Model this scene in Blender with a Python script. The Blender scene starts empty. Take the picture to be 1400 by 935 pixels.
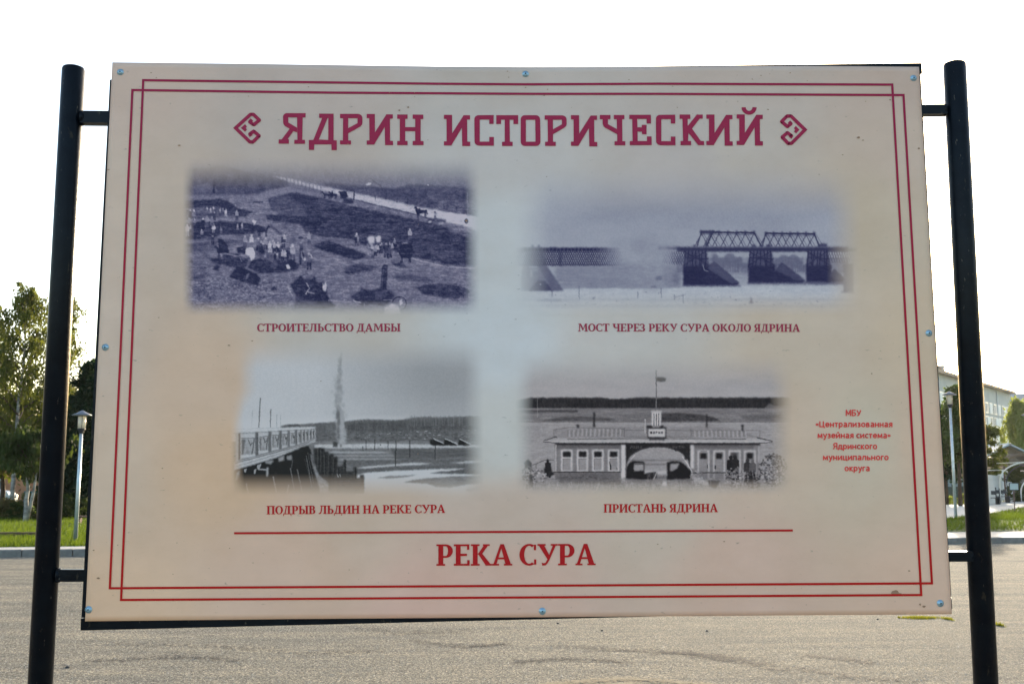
import bpy, bmesh, math, random
import numpy as np
from mathutils import Vector, Matrix
from mathutils.geometry import tessellate_polygon
random.seed(11)
SC = bpy.context.scene
COL = SC.collection
# ================================================================ camera, sky, sun, exposure
FOC, PITCH, ROLL, YAW = 1433.35, .1318, .0020, .0266          # focal length in 1/1400 of the frame width
CAM = Vector((-.1386, -3.7208, 1.6))
BZ = 2.1314                                                     # height of the board centre
fw = Vector((math.sin(YAW)*math.cos(PITCH), math.cos(YAW)*math.cos(PITCH), math.sin(PITCH)))
rt0 = Vector((math.cos(YAW), -math.sin(YAW), 0)); up0 = rt0.cross(fw)
RT = rt0*math.cos(ROLL)+up0*math.sin(ROLL); UP = -rt0*math.sin(ROLL)+up0*math.cos(ROLL)
def ray(px, py): return fw+RT*((px-700)/FOC)-UP*((py-467.5)/FOC)
def at_y(px, py, y):                                            # where a line of sight meets the upright plane at depth y
    d = ray(px, py); return CAM+d*((y-CAM.y)/d.y)
def at_z(px, py, z=0.0):                                        # where it meets the level z
    d = ray(px, py); return CAM+d*((z-CAM.z)/d.z)
cd = bpy.data.cameras.new('camera'); cam = bpy.data.objects.new('camera', cd); COL.objects.link(cam)
cd.sensor_width = 36; cd.lens = 36*FOC/1400; cd.clip_start = .05; cd.clip_end = 4000
cam.matrix_world = Matrix(((RT.x, UP.x, -fw.x, CAM.x), (RT.y, UP.y, -fw.y, CAM.y), (RT.z, UP.z, -fw.z, CAM.z), (0, 0, 0, 1)))
cd.dof.use_dof = True; cd.dof.focus_distance = 3.85; cd.dof.aperture_fstop = 11
SC.camera = cam
sd = ray(1264, 335).normalized()                                # the sun stands just behind the board's right edge
SUN_EL = math.asin(sd.z); SUN_AZ = math.atan2(sd.x, sd.y)
w = bpy.data.worlds.new('World'); SC.world = w; w.use_nodes = True; nt = w.node_tree
sky = nt.nodes.new('ShaderNodeTexSky'); sky.sky_type = 'NISHITA'; sky.sun_disc = False
sky.sun_elevation = SUN_EL; sky.sun_rotation = SUN_AZ; sky.air_density = 1.0; sky.dust_density = 2.2; sky.ozone_density = 1.0
nt.links.new(sky.outputs[0], nt.nodes['Background'].inputs[0]); nt.nodes['Background'].inputs[1].default_value = .15
sl = bpy.data.lights.new('sun', 'SUN'); sl.energy = 2.8; sl.angle = math.radians(.5); sl.color = (1, .86, .66)
so = bpy.data.objects.new('sun', sl); COL.objects.link(so); so.rotation_euler = sd.to_track_quat('Z', 'Y').to_euler()
SC.view_settings.view_transform = 'Standard'; SC.view_settings.look = 'None'; SC.view_settings.gamma = 1
SC.view_settings.exposure = 1.75; SC.view_settings.use_curve_mapping = False

# ================================================================ helpers
def lin(c): return tuple((v/255/12.92 if v <= 10 else ((v/255+.055)/1.055)**2.4) for v in c)
KB = (.565, .705, .80)                                         # how bright a white sheet on the shaded board reads
def ink(c, d=.010): return tuple(max(.004, min(.95, (v-d)/k)) for v, k in zip(lin(c), KB))
def mat(name, base=(.5, .5, .5), rough=.6, metal=0.0, spec=.5, var=None, scale=5.0, detail=6, bump=0.0, bscale=None, stretch=None, trans=None):
    """principled material; var = second colour mixed in by noise"""
    m = bpy.data.materials.new(name); m.use_nodes = True; N = m.node_tree; L = N.links
    b = N.nodes['Principled BSDF']; b.inputs['Roughness'].default_value = rough; b.inputs['Metallic'].default_value = metal
    b.inputs['Specular IOR Level'].default_value = spec; b.inputs['Base Color'].default_value = (*base, 1)
    tc = N.nodes.new('ShaderNodeTexCoord'); mp = N.nodes.new('ShaderNodeMapping'); L.new(tc.outputs['Object'], mp.inputs[0])
    if stretch: mp.inputs['Scale'].default_value = stretch
    if var is not None:
        n = N.nodes.new('ShaderNodeTexNoise'); n.inputs['Scale'].default_value = scale; n.inputs['Detail'].default_value = detail
        L.new(mp.outputs[0], n.inputs[0]); r = N.nodes.new('ShaderNodeValToRGB'); L.new(n.outputs[0], r.inputs[0])
        r.color_ramp.elements[0].position = .33; r.color_ramp.elements[1].position = .67
        r.color_ramp.elements[0].color = (*base, 1); r.color_ramp.elements[1].color = (*var, 1); L.new(r.outputs[0], b.inputs['Base Color'])
    if bump:
        n2 = N.nodes.new('ShaderNodeTexNoise'); n2.inputs['Scale'].default_value = bscale or scale*6; n2.inputs['Detail'].default_value = 5
        L.new(mp.outputs[0], n2.inputs[0]); bp = N.nodes.new('ShaderNodeBump'); bp.inputs['Strength'].default_value = bump; bp.inputs['Distance'].default_value = .01
        L.new(n2.outputs[0], bp.inputs['Height']); L.new(bp.outputs[0], b.inputs['Normal'])
    if trans:
        t = N.nodes.new('ShaderNodeBsdfTranslucent'); t.inputs[0].default_value = (*trans, 1); mx = N.nodes.new('ShaderNodeMixShader'); mx.inputs[0].default_value = .5
        L.new(b.outputs[0], mx.inputs[1]); L.new(t.outputs[0], mx.inputs[2]); L.new(mx.outputs[0], N.nodes['Material Output'].inputs[0])
    return m
def link(name, me, m, parent=None, kind=None):
    o = bpy.data.objects.new(name, me); COL.objects.link(o)
    if m is not None: me.materials.append(m)
    if parent is not None: o.parent = parent; o.location = Vector((0, 0, 0))
    if kind: o['kind'] = kind
    return o
def tag(o, label, cat, group=None):
    o['label'] = label; o['category'] = cat
    if group: o['group'] = group
    return o
def thing(name, label, cat, loc=(0, 0, 0), rz=0.0, group=None):
    o = bpy.data.objects.new(name, None); COL.objects.link(o); o.location = loc; o.rotation_euler = (0, 0, rz); o.empty_display_size = .1
    return tag(o, label, cat, group)
def copy_tree(o, parent=None):
    c = o.copy(); COL.objects.link(c)
    if parent is not None: c.parent = parent
    for ch in list(o.children): copy_tree(ch, c)
    return c
class B:
    """collects boxes, bars and tubes for one mesh"""
    def __init__(s): s.v = []; s.f = []; s.smooth = []
    def face(s, pts, sm=False):
        k = len(s.v); s.v += [tuple(p) for p in pts]; s.f.append(tuple(range(k, k+len(pts)))); s.smooth.append(sm)
    def box(s, c, h, M=None):
        k = len(s.v)
        for dx in (-1, 1):
            for dy in (-1, 1):
                for dz in (-1, 1):
                    p = Vector((dx*h[0], dy*h[1], dz*h[2]))
                    if M is not None: p = M @ p
                    s.v.append(tuple(Vector(c)+p))
        for q in ((0, 1, 3, 2), (4, 6, 7, 5), (0, 4, 5, 1), (2, 3, 7, 6), (0, 2, 6, 4), (1, 5, 7, 3)): s.f.append(tuple(k+i for i in q)); s.smooth.append(False)
        return s
    def tube(s, pts, rad, n=8, caps=True):
        pts = [Vector(p) for p in pts]; rings = []
        rr = rad if hasattr(rad, '__len__') else [rad]*len(pts)
        ref = Vector((0, 0, 1)) if abs((pts[-1]-pts[0]).normalized().z) < .9 else Vector((1, 0, 0))
        for i, p in enumerate(pts):
            d = (pts[min(i+1, len(pts)-1)]-pts[max(i-1, 0)]).normalized(); a = d.cross(ref).normalized(); b2 = d.cross(a)
            k = len(s.v); rings.append(k)
            for q in range(n):
                t = 2*math.pi*q/n; s.v.append(tuple(p+(a*math.cos(t)+b2*math.sin(t))*rr[i]))
        for i in range(len(pts)-1):
            for q in range(n): s.f.append((rings[i]+q, rings[i]+(q+1) % n, rings[i+1]+(q+1) % n, rings[i+1]+q)); s.smooth.append(True)
        if caps: s.f.append(tuple(rings[0]+q for q in range(n))[::-1]); s.f.append(tuple(rings[-1]+q for q in range(n))); s.smooth += [False, False]
        return s
    def lathe(s, c, prof, n=16, axis=None):
        c = Vector(c); rings = []
        for r, z in prof:
            k = len(s.v); rings.append(k)
            for q in range(n):
                t = 2*math.pi*q/n; p = Vector((r*math.cos(t), r*math.sin(t), z))
                if axis is not None: p = axis @ p
                s.v.append(tuple(c+p))
        for i in range(len(prof)-1):
            for q in range(n): s.f.append((rings[i]+q, rings[i]+(q+1) % n, rings[i+1]+(q+1) % n, rings[i+1]+q)); s.smooth.append(True)
        s.f.append(tuple(rings[0]+q for q in range(n))[::-1]); s.f.append(tuple(rings[-1]+q for q in range(n))); s.smooth += [False, False]
        return s
    def mesh(s, name):
        me = bpy.data.meshes.new(name); me.from_pydata(s.v, [], s.f); me.polygons.foreach_set('use_smooth', s.smooth); me.update(); return me
    def build(s, name, m, parent=None, kind=None): return link(name, s.mesh(name), m, parent, kind)
def np_mesh(name, V, F):
    """V (n,3), F (m,k) arrays"""
    me = bpy.data.meshes.new(name); V = np.asarray(V, np.float32); F = np.asarray(F, np.int32); k = F.shape[1]
    me.vertices.add(len(V)); me.vertices.foreach_set('co', V.ravel()); me.loops.add(F.size); me.loops.foreach_set('vertex_index', F.ravel())
    me.polygons.add(len(F)); me.polygons.foreach_set('loop_start', np.arange(0, F.size, k, dtype=np.int32)); me.polygons.foreach_set('loop_total', np.full(len(F), k, np.int32))
    me.update(calc_edges=True); me.validate(); return me
# ---------------------------------------------------------------- print painting (numpy)
class Canvas:
    """tone picture of one old photograph, addressed in print units (u right, v down)"""
    def __init__(s, x0, y0, x1, y1, res, seed):
        s.x0, s.y0, s.x1, s.y1, s.r = x0, y0, x1, y1, res
        s.w, s.h = int((x1-x0)*res)+1, int((y1-y0)*res)+1
        s.a = np.full((s.h, s.w), .5, np.float32)
        s.rng = np.random.default_rng(seed)
        s.X = x0+np.arange(s.w)[None, :]/res+np.zeros((s.h, 1)); s.Y = y0+np.arange(s.h)[:, None]/res+np.zeros((1, s.w))
    def noise(s, sx, sy, octs=3, gain=.6):
        out = np.zeros((s.h, s.w)); amp = 1; tot = 0
        for o in range(octs):
            gx, gy = max(sx/2**o, 1/s.r)*s.r, max(sy/2**o, 1/s.r)*s.r
            nw, nh = int(s.w/gx)+3, int(s.h/gy)+3
            g = s.rng.random((nh, nw))
            xs, ys = np.arange(s.w)/gx, np.arange(s.h)/gy
            xi, yi = xs.astype(int), ys.astype(int); fx, fy = xs-xi, ys-yi
            fx = fx*fx*(3-2*fx); fy = fy*fy*(3-2*fy)
            r0 = g[yi][:, xi]*(1-fx)+g[yi][:, xi+1]*fx; r1 = g[yi+1][:, xi]*(1-fx)+g[yi+1][:, xi+1]*fx
            out += amp*(r0*(1-fy)[:, None]+r1*fy[:, None]); tot += amp; amp *= gain
        return out/tot*2-1
    def mask(s, pts, soft=0.0):
        P = np.array(pts, float); m = soft*2+1.5
        i0 = max(0, int((P[:, 0].min()-m-s.x0)*s.r)); i1 = min(s.w, int((P[:, 0].max()+m-s.x0)*s.r)+2)
        j0 = max(0, int((P[:, 1].min()-m-s.y0)*s.r)); j1 = min(s.h, int((P[:, 1].max()+m-s.y0)*s.r)+2)
        if i1 <= i0 or j1 <= j0: return None
        n = 3 if soft < 1 else 1
        acc = np.zeros((j1-j0, i1-i0), np.float32); k = len(P)
        for a in range(n):
            for b in range(n):
                x = s.x0+(np.arange(i0, i1)+(a+.5)/n-.5)/s.r; y = (s.y0+(np.arange(j0, j1)+(b+.5)/n-.5)/s.r)[:, None]
                ins = np.zeros(acc.shape, bool)
                for q in range(k):
                    xa, ya = P[q]; xb, yb = P[(q+1) % k]
                    if ya == yb: continue
                    c = (ya > y) != (yb > y)
                    ins ^= c & (x < (xb-xa)*(y-ya)/(yb-ya)+xa)
                acc += ins
        acc /= n*n
        if soft > 0:
            rad = max(1, int(soft*s.r*.6))
            for _ in range(2):
                for ax in (0, 1):
                    c = np.cumsum(np.pad(acc, [(rad+1, rad) if q == ax else (0, 0) for q in (0, 1)], mode='edge'), axis=ax)
                    acc = (np.take(c, range(2*rad+1, c.shape[ax]), ax)-np.take(c, range(0, c.shape[ax]-2*rad-1), ax))/(2*rad+1)
        return acc, slice(j0, j1), slice(i0, i1)
    def warp(s, amp, sc):
        """let the grain of the old plate ragged the outlines"""
        X = np.arange(s.w)[None, :]+s.noise(sc, sc, 2, .8)*amp*s.r*1.6; Y = np.arange(s.h)[:, None]+s.noise(sc, sc, 2, .8)*amp*s.r*1.6
        X = np.clip(X, 0, s.w-1.01); Y = np.clip(Y, 0, s.h-1.01); xi, yi = X.astype(int), Y.astype(int); fx, fy = X-xi, Y-yi; a = s.a
        s.a = a[yi, xi]*(1-fx)*(1-fy)+a[yi, xi+1]*fx*(1-fy)+a[yi+1, xi]*(1-fx)*fy+a[yi+1, xi+1]*fx*fy
    def curve(s, k=1.25, mid=.5):
        s.a = np.clip(mid+(s.a-mid)*k, 0, 1.05)
    def poly(s, pts, t, soft=0.0, op=1.0, tex=None):
        r = s.mask(pts, soft)
        if r is None: return
        m, js, is_ = r; m = m*op
        tt = t if tex is None else t+tex[js, is_]
        s.a[js, is_] = s.a[js, is_]*(1-m)+tt*m
    def line(s, pts, wd, t, op=1.0, soft=0.0):
        for (xa, ya), (xb, yb) in zip(pts[:-1], pts[1:]):
            L = math.hypot(xb-xa, yb-ya) or 1e-6; nx, ny = -(yb-ya)/L*wd/2, (xb-xa)/L*wd/2
            ex, ey = (xb-xa)/L*wd*.25, (yb-ya)/L*wd*.25
            s.poly([(xa+nx-ex, ya+ny-ey), (xb+nx+ex, yb+ny+ey), (xb-nx+ex, yb-ny+ey), (xa-nx-ex, ya-ny-ey)], t, soft, op)
    def rect(s, x0, y0, x1, y1, t, soft=0.0, op=1.0, tex=None):
        s.poly([(x0, y0), (x1, y0), (x1, y1), (x0, y1)], t, soft, op, tex)
    def oval(s, cx, cy, rx, ry, t, soft=0.0, op=1.0, n=12, rot=0.0):
        p = []
        for k in range(n):
            a = 2*math.pi*k/n; x, y = rx*math.cos(a), ry*math.sin(a)
            p.append((cx+x*math.cos(rot)-y*math.sin(rot), cy+x*math.sin(rot)+y*math.cos(rot)))
        s.poly(p, t, soft, op)
    def figure(s, x, y, h, body, legs=None, head=None, lean=0.0):
        legs = body*.5 if legs is None else legs; head = body if head is None else head
        w = h*.17; l = lean*h
        s.line([(x-w*.5, y), (x-w*.4+l*.5, y-h*.45)], w*.75, legs); s.line([(x+w*.6, y), (x+w*.4+l*.5, y-h*.45)], w*.75, legs)
        s.poly([(x-w, y-h*.4), (x-w*.95+l, y-h*.8), (x-w*.3+l, y-h*.86), (x+w*.4+l, y-h*.86), (x+w+l, y-h*.78), (x+w, y-h*.38)], body)
        s.oval(x+l, y-h*.93, h*.085, h*.1, head, n=8)
    def horse(s, x, y, L, t, d=1):
        """x,y: ground under the belly, L body length, d: facing"""
        s.poly([(x-d*L*.5, y-L*.75), (x+d*L*.38, y-L*.78), (x+d*L*.6, y-L*1.12), (x+d*L*.72, y-L*1.12), (x+d*L*.86, y-L*.93),
                (x+d*L*.68, y-L*.92), (x+d*L*.5, y-L*.5), (x, y-L*.4), (x-d*L*.45, y-L*.42)], t)
        for q in (-.43, -.3, .3, .42): s.line([(x+d*L*q, y-L*.5), (x+d*L*(q+.03), y)], L*.09, t)
        s.line([(x-d*L*.5, y-L*.72), (x-d*L*.58, y-L*.3)], L*.08, t)

def specks(c, n, x0, y0, x1, y1, lo, hi, smin, smax, op=.8, asp=1.0):
    r = c.rng
    for _ in range(n):
        x, y = r.uniform(x0, x1), r.uniform(y0, y1); q = r.uniform(smin, smax); a = r.uniform(0, 3.14)
        c.poly([(x+q*asp*math.cos(a), y+q*math.sin(a)), (x-q*.5*asp, y+q*.7), (x-q*asp*math.cos(a), y-q*math.sin(a)), (x+q*.6*asp, y-q*.5)], r.uniform(lo, hi), 0, op)

def paint_dam():
    c = Canvas(246, 212, 656, 434, 1.3, 3); R = c.rng
    n1 = c.noise(30, 6, 4); n2 = c.noise(3, 1.6, 2, .8); n3 = c.noise(12, 5, 3)
    c.a[:] = .43+.06*n1+.05*n2
    far = np.clip((262-c.Y)/30, 0, 1); c.a = c.a*(1-far)+far*(.40+.05*n3+.04*c.noise(3, 14, 2)); c.a += .20*np.clip((236-c.Y)/22, 0, 1)
    tex = .07*n3+.05*n2
    c.rect(246, 265, 352, 277, .46, 1.5, .9, .04*n2)
    c.poly([(252, 232), (300, 226), (345, 236), (372, 238), (396, 248), (392, 257), (350, 265), (252, 267)], .25, 3, .9, .09*c.noise(7, 9, 3)+.04*n2)
    c.poly([(262, 254), (285, 250), (300, 262), (262, 264)], .4, 2, .8); c.line([(292.5, 246), (292.5, 264)], 2.4, .14, .9)
    c.poly([(300, 258), (330, 256), (350, 262), (344, 266), (300, 266)], .3, 1.5, .8, tex)
    for x in (455, 492, 520, 571, 600): c.line([(x, 222+R.uniform(0, 8)), (x+1, 252)], 2.2, .36, .45, 1)
    c.poly([(500, 236), (520, 232), (545, 236), (552, 244), (505, 246)], .48, 3, .5); c.poly([(548, 230), (570, 226), (590, 234), (580, 244), (556, 243)], .36, 3, .6)
    c.poly([(440, 249), (470, 252), (540, 258), (560, 252), (600, 254), (652, 258), (652, 296), (600, 288), (520, 270), (450, 256)], .27, 2.5, .95, .1*n3+.05*n2)
    c.poly([(585, 268), (612, 266), (650, 276), (650, 290), (600, 284)], .36, 2, .5, tex)
    c.line([(506, 244), (520, 254), (524, 262)], 1.2, .25, .8); c.poly([(500, 253), (504, 250), (508, 251), (505, 254)], .8); c.oval(585, 253.5, 1.4, 1.1, .85)
    # pit side and mound
    c.poly([(345, 270), (369, 259), (394, 256), (420, 262), (445, 269), (470, 277), (445, 281), (400, 268), (372, 274), (350, 280)], .5, 1.5, .9, .05*n2)
    c.poly([(366, 272), (400, 263), (440, 271), (480, 281), (540, 291), (610, 306), (652, 322), (652, 364), (610, 361), (566, 352), (520, 338), (480, 327), (440, 324), (418, 318), (408, 304), (392, 298), (372, 288)], .17, 2.2, .97, .05*n1+.03*n2)
    c.poly([(368, 271), (392, 268), (412, 280), (420, 296), (395, 296), (372, 288)], .33, 3, .8, .06*n3)
    c.poly([(436, 268), (452, 272), (440, 290), (434, 282)], .3, 2, .5)
    c.poly([(600, 304), (640, 312), (652, 320), (652, 330), (620, 318)], .42, 2.5, .8); c.poly([(560, 315), (600, 330), (640, 352), (600, 352), (570, 335)], .21, 4, .8)
    # road
    c.poly([(370, 240), (395, 244), (440, 255), (484, 264), (528, 273.5), (581, 285), (644, 295), (656, 297), (656, 318), (641, 311), (610, 304), (566, 292.5), (519, 281), (487, 273), (440, 260.5), (395, 249)], .77, .6, .95, .07*n2+.05*n3)
    c.poly([(560, 284), (652, 297), (652, 314), (610, 301)], .88, 1.5, .6)
    c.poly([(468, 272), (520, 283), (566, 294), (612, 306), (644, 314), (640, 317), (600, 308), (540, 294), (470, 279)], .45, 1.2, .85, .05*n2); c.line([(487, 274), (519, 282), (566, 293), (600, 303)], 1.6, .22, .8)
    for k in range(14):
        x = 371+k*5.2; y = 242.5+k*1.35; c.line([(x, y-5.2), (x, y+2.5)], .9, .27, .75)
    for x, y in ((484, 266), (513, 272), (528, 271), (543, 275), (557, 277), (570, 281), (607, 284), (624, 289)): c.line([(x, y-5), (x, y+2)], 1.1, .15, .85)
    c.line([(484, 262), (484, 273)], 1.5, .1)
    # left hollows
    c.poly([(252, 275), (300, 272), (312, 275), (326, 285), (346, 290), (336, 296), (314, 294), (300, 285), (252, 285)], .14, 1.4, .95, .04*n2)
    c.poly([(262, 286), (300, 284), (322, 294), (300, 299), (252, 301), (252, 288)], .3, 1.5, .9, tex)
    c.line([(347, 277), (359, 276.6)], 1.8, .15, .9); c.poly([(362, 293), (382, 294), (412, 297), (446, 304), (436, 309), (395, 305), (366, 301)], .13, 1.2, .9)
    c.poly([(252, 306), (275, 302), (310, 302), (345, 306), (370, 312), (372, 318), (345, 320), (300, 322), (290, 327), (252, 328)], .14, 1.2, .95, .05*n2)
    c.poly([(250, 300), (330, 298), (370, 306), (400, 322), (370, 311), (330, 302), (250, 304)], .5, 1.5, .8)
    c.poly([(250, 330), (300, 322), (370, 320), (425, 330), (300, 336), (250, 340)], .42, 2, .7, tex); c.poly([(252, 334), (312, 326), (330, 332), (300, 344), (252, 346)], .27, 2.5, .75, tex)
    c.poly([(345, 319), (366, 310), (392, 322), (384, 328), (360, 324)], .55, 1.5, .7); c.line([(368, 308), (386, 322)], 3, .2, .6, 1)
    for x, y, h, t in ((283, 289, 6, .7), (288, 291, 7, .75), (292, 288, 6, .8), (301, 291, 6, .65), (308.5, 296, 10, .85), (305, 290, 5, .6), (322, 283, 4, .7), (256, 323, 16, .85), (259, 306, 10, .6), (265, 304, 9, .75), (262, 322, 14, .3), (292, 318, 12, .65), (302, 319, 9, .5), (325, 314, 8, .7), (331, 313, 8, .75), (348, 308, 7, .9), (280, 314, 7, .35)):
        c.figure(x, y, h, t, t*.75)
    c.oval(347.5, 303, 3, 2.2, .85); c.oval(292, 312, 3, 2.6, .8); c.horse(359, 323, 13, .1, 1); c.oval(411, 325, 3.3, 1.8, .15)
    # foreground rubble
    rub = np.clip((c.Y-372)/12, 0, 1)*np.clip((430-c.X)/60, 0, 1); c.a += rub*(.20*c.noise(2.4, 1.5, 2, .9)-.03)
    c.poly([(262, 340), (330, 345), (345, 372), (320, 378), (262, 362)], .4, 4, .6, .08*n3); c.poly([(280, 352), (310, 354), (340, 362), (330, 367), (300, 362)], .12, 1.2, .9)
    c.poly([(252, 366), (272, 360), (286, 372), (278, 384), (252, 384)], .27, 3, .7, tex)
    # cart, horse and workers
    c.horse(305, 353, 15, .1, -1); c.poly([(298, 326), (305, 328), (312, 337), (312, 343), (302, 346), (299, 340)], .1)
    c.poly([(303, 348), (326, 347), (332, 354), (340, 352), (338, 361), (322, 364), (306, 358)], .15, .6, .95); c.line([(304, 346), (322, 350), (340, 349)], 1.1, .6); c.line([(328, 352), (331, 358)], 1, .55)
    c.poly([(324, 338), (336, 337), (336, 347), (325, 346)], .15)
    c.poly([(335, 343), (338, 339), (346, 338), (348.5, 345), (348, 355), (343, 357), (341, 349), (336, 348)], .85)
    c.poly([(350, 336), (400, 338), (395, 356), (352, 358)], .25, 2.5, .6, tex)
    for x, y, h, t, l in ((335, 337, 15, .6, .2), (344, 338, 17, .8, .4), (353, 342, 17, .35, .1), (357, 345, 15, .22, .1), (363, 341, 16, .55, .1), (369, 345, 15, .8, .7), (373, 340, 12, .6, .2), (380, 345, 14, .8, .2), (400, 356, 22, .65, .25), (412.5, 362, 20, .22, .1), (422.5, 368, 23, .35, .1), (416.5, 375, 22, .3, .4)):
        c.figure(x, y, h, t, l, head=max(t, .7))
    c.horse(388, 354, 15, .12, -1); c.figure(387, 338, 17, .15, head=.55); c.line([(378, 334), (391, 332)], 1.2, .6); c.line([(407, 379), (421, 374)], .9, .2)
    c.line([(412, 346), (414, 356)], 1.2, .6); c.line([(425, 348), (427, 352)], 1.4, .8)
    c.poly([(338, 366), (345, 355), (360, 354), (372, 358), (396, 354), (409, 361), (408, 368), (396, 371), (382, 372), (357, 374)], .12, .9, .97, .03*n2)
    c.poly([(370, 358), (380, 355), (378, 368), (370, 370)], .28, 2, .7); c.poly([(391, 363), (394, 361), (397, 367), (393, 368)], .9)
    c.poly([(313, 379), (325, 363), (333, 365), (342, 371), (350, 374), (357, 383), (351, 393), (345, 387), (333, 386)], .09, .6, .98, .03*n2); c.poly([(337, 375), (341, 373), (339, 381), (336, 382)], .35)
    c.poly([(290, 369), (296, 361), (300, 364), (299, 371)], .12, .5); c.oval(281, 366, 2, 1.6, .15); c.oval(261, 358, 3, 1.5, .18); c.oval(374, 395, 4.5, 2.5, .15, .8); c.poly([(372, 394), (375, 391), (378, 396)], .1)
    # stumps
    c.poly([(396, 390), (408, 380), (411, 376), (416, 382), (428, 381), (430, 375), (432, 384), (438, 388), (441, 383), (446, 392), (447, 402), (453, 413), (459, 419), (448, 422), (402, 422), (405, 404)], .12, .8, .98, .07*n3+.04*n2)
    c.line([(419, 387), (423, 394), (418, 402)], 1.1, .7); c.line([(420, 399), (430, 401)], 1.2, .6); c.poly([(441, 386), (443, 390), (445, 385), (447, 391), (445, 399), (441, 396)], .75); c.poly([(404, 407), (420, 410), (440, 420), (404, 422)], .3, 2, .6, tex); c.line([(394, 393), (400, 404)], 1, .65)
    c.line([(352, 399), (390, 402), (398, 398)], .9, .65); specks(c, 26, 256, 385, 398, 422, .6, .85, .5, 1.3, .7, 1.6); specks(c, 40, 256, 380, 440, 424, .1, .25, .6, 1.7, .6, 1.5)
    c.poly([(428, 337), (440, 331), (449, 329), (470, 336), (502, 348), (496, 353), (486, 356), (460, 348), (440, 342)], .1, .7, .97)
    c.poly([(448, 328), (475, 328), (500, 334), (540, 350), (556, 360), (600, 364), (600, 372), (540, 364), (505, 350)], .5, 3, .5, tex)
    c.poly([(471, 368), (480, 363), (494, 360), (518, 366), (508, 371), (488, 374), (472, 375)], .17, 1, .9); c.line([(485, 363), (496, 362), (512, 368)], 1.5, .42, .7, .6)
    # right group
    c.figure(487.5, 336, 17, .5, .3, .8); c.poly([(502, 326), (506, 322), (512, 323), (512, 333), (506, 335), (502, 331)], .8, .4); c.poly([(513.5, 326), (517, 322.6), (521, 324), (520, 332), (515, 332)], .85, .4)
    c.poly([(492, 328), (504, 330), (500, 336), (492, 333)], .12, .6); c.rect(504, 336, 514, 339.5, .65, .6)
    for x, y, h, t in ((522, 346, 14, .3), (528, 352, 20, .22), (533, 352, 16, .3), (515, 345, 10, .35), (536, 347, 6, .6), (544, 350, 5, .65)): c.figure(x, y, h, t, t*.5, head=min(t+.4, .85))
    specks(c, 34, 504, 334, 548, 352, .1, .7, .7, 1.8, .8)
    c.horse(555, 359, 15, .06, -1); c.oval(554, 334, 4, 2.2, .7, .5); c.poly([(546, 336), (552, 333), (562, 334), (565, 342), (560, 346), (548, 346)], .07)
    c.poly([(535, 358), (552, 360), (556, 366), (545, 366), (536, 362)], .16, 1, .8); c.line([(563, 353), (575, 357), (598, 362), (612, 365), (650, 367)], 1.3, .66, .85)
    c.poly([(568, 362), (585, 363), (592, 366), (570, 365)], .27, 1.2, .7); c.poly([(535, 378), (552, 373), (580, 379), (602, 385), (580, 385), (545, 384)], .24, 1.8, .75, .06*n3)
    c.poly([(569, 393), (580, 389), (600, 387.5), (629, 390), (643, 398), (634, 408), (612, 408), (597, 406), (578, 402)], .17, 1, .95, .04*n2); c.line([(600, 387), (618, 389), (646, 395)], 1, .5, .7)
    c.poly([(520, 395), (522.5, 365), (526, 360), (530, 362), (529.5, 380), (528, 396)], .13); c.line([(524, 368), (522, 392)], 1.1, .33, .8); c.line([(526, 360.5), (529.5, 362)], 1, .6)
    c.poly([(480, 405), (490, 400), (494, 392), (500, 396), (512, 396), (520, 393), (537, 398), (538, 407), (526, 419), (510, 416), (495, 418), (486, 412)], .13, .8, .97, .04*n3); c.poly([(512, 398), (530, 396), (528, 407), (514, 410)], .3, 1.4, .7)
    for k in range(18):
        a = k/17*4.4-2.9; b = a+.28; c.line([(546+9.5*math.cos(a), 415+9*math.sin(a)), (546+9.5*math.cos(b), 415+9*math.sin(b))], 1.3, .1)
    c.line([(524, 410), (536, 410)], 1.1, .65); c.poly([(526, 419), (536, 416), (546, 419), (548, 430), (526, 430)], .78, .8); c.poly([(546, 410), (550, 409), (551, 415), (547, 418)], .75)
    c.line([(483, 411), (494, 414)], 1.2, .75); c.line([(449, 411), (480, 413)], 1.2, .62, .8); c.line([(498, 415), (498, 421)], .9, .7)
    for k in range(10): c.line([(630+k*1.7, 424), (632+k*1.4+R.uniform(-2, 2), 398+R.uniform(0, 8))], .6, .6, .5)
    # carts on the road
    for x, d in ((447, -1), (456, -1), (470, -1)): c.horse(x, 272, 9, .12, d)
    c.poly([(465, 262), (474, 262), (475, 270), (468, 272)], .12); c.poly([(470, 272), (484, 273), (483, 278), (468, 278)], .14, .5); c.figure(454, 270, 9, .12)
    c.horse(577, 297, 13, .08, -1); c.poly([(567, 286), (574, 285), (577, 292), (570, 294)], .1); c.figure(595, 299, 10, .65, .3, .12)
    c.poly([(584, 298), (600, 299), (610, 301), (609, 305), (588, 303)], .25, .6); c.oval(588, 303, 2.4, 1.5, .75); c.line([(571, 294), (572, 303)], 1, .15); c.oval(603, 305.5, 4, 1.2, .7, .5)
    c.line([(639, 264), (639.5, 294)], .8, .62, .7)
    c.oval(637.8, 302.3, 2.6, 3.6, .12); c.oval(638, 303, 1.2, 1.8, .45)
    for _ in range(38):
        x = R.choice((R.normal(372, 30), R.normal(290, 20), R.normal(520, 22))); y = {True: R.normal(348, 8), False: R.normal(314, 9)}[x > 330]
        if x > 440: y = R.normal(344, 6)
        h = R.uniform(7, 15); t = R.choice((.62, .7, .25, .12, .5)); c.figure(x, y, h, t, t*R.uniform(.1, .6), head=max(t, R.uniform(.3, .9)))
    c.warp(.5, 3.0); rid = 1-np.abs(c.noise(26, 4, 4)); low = np.clip((c.Y-262)/20, 0, 1)
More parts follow.
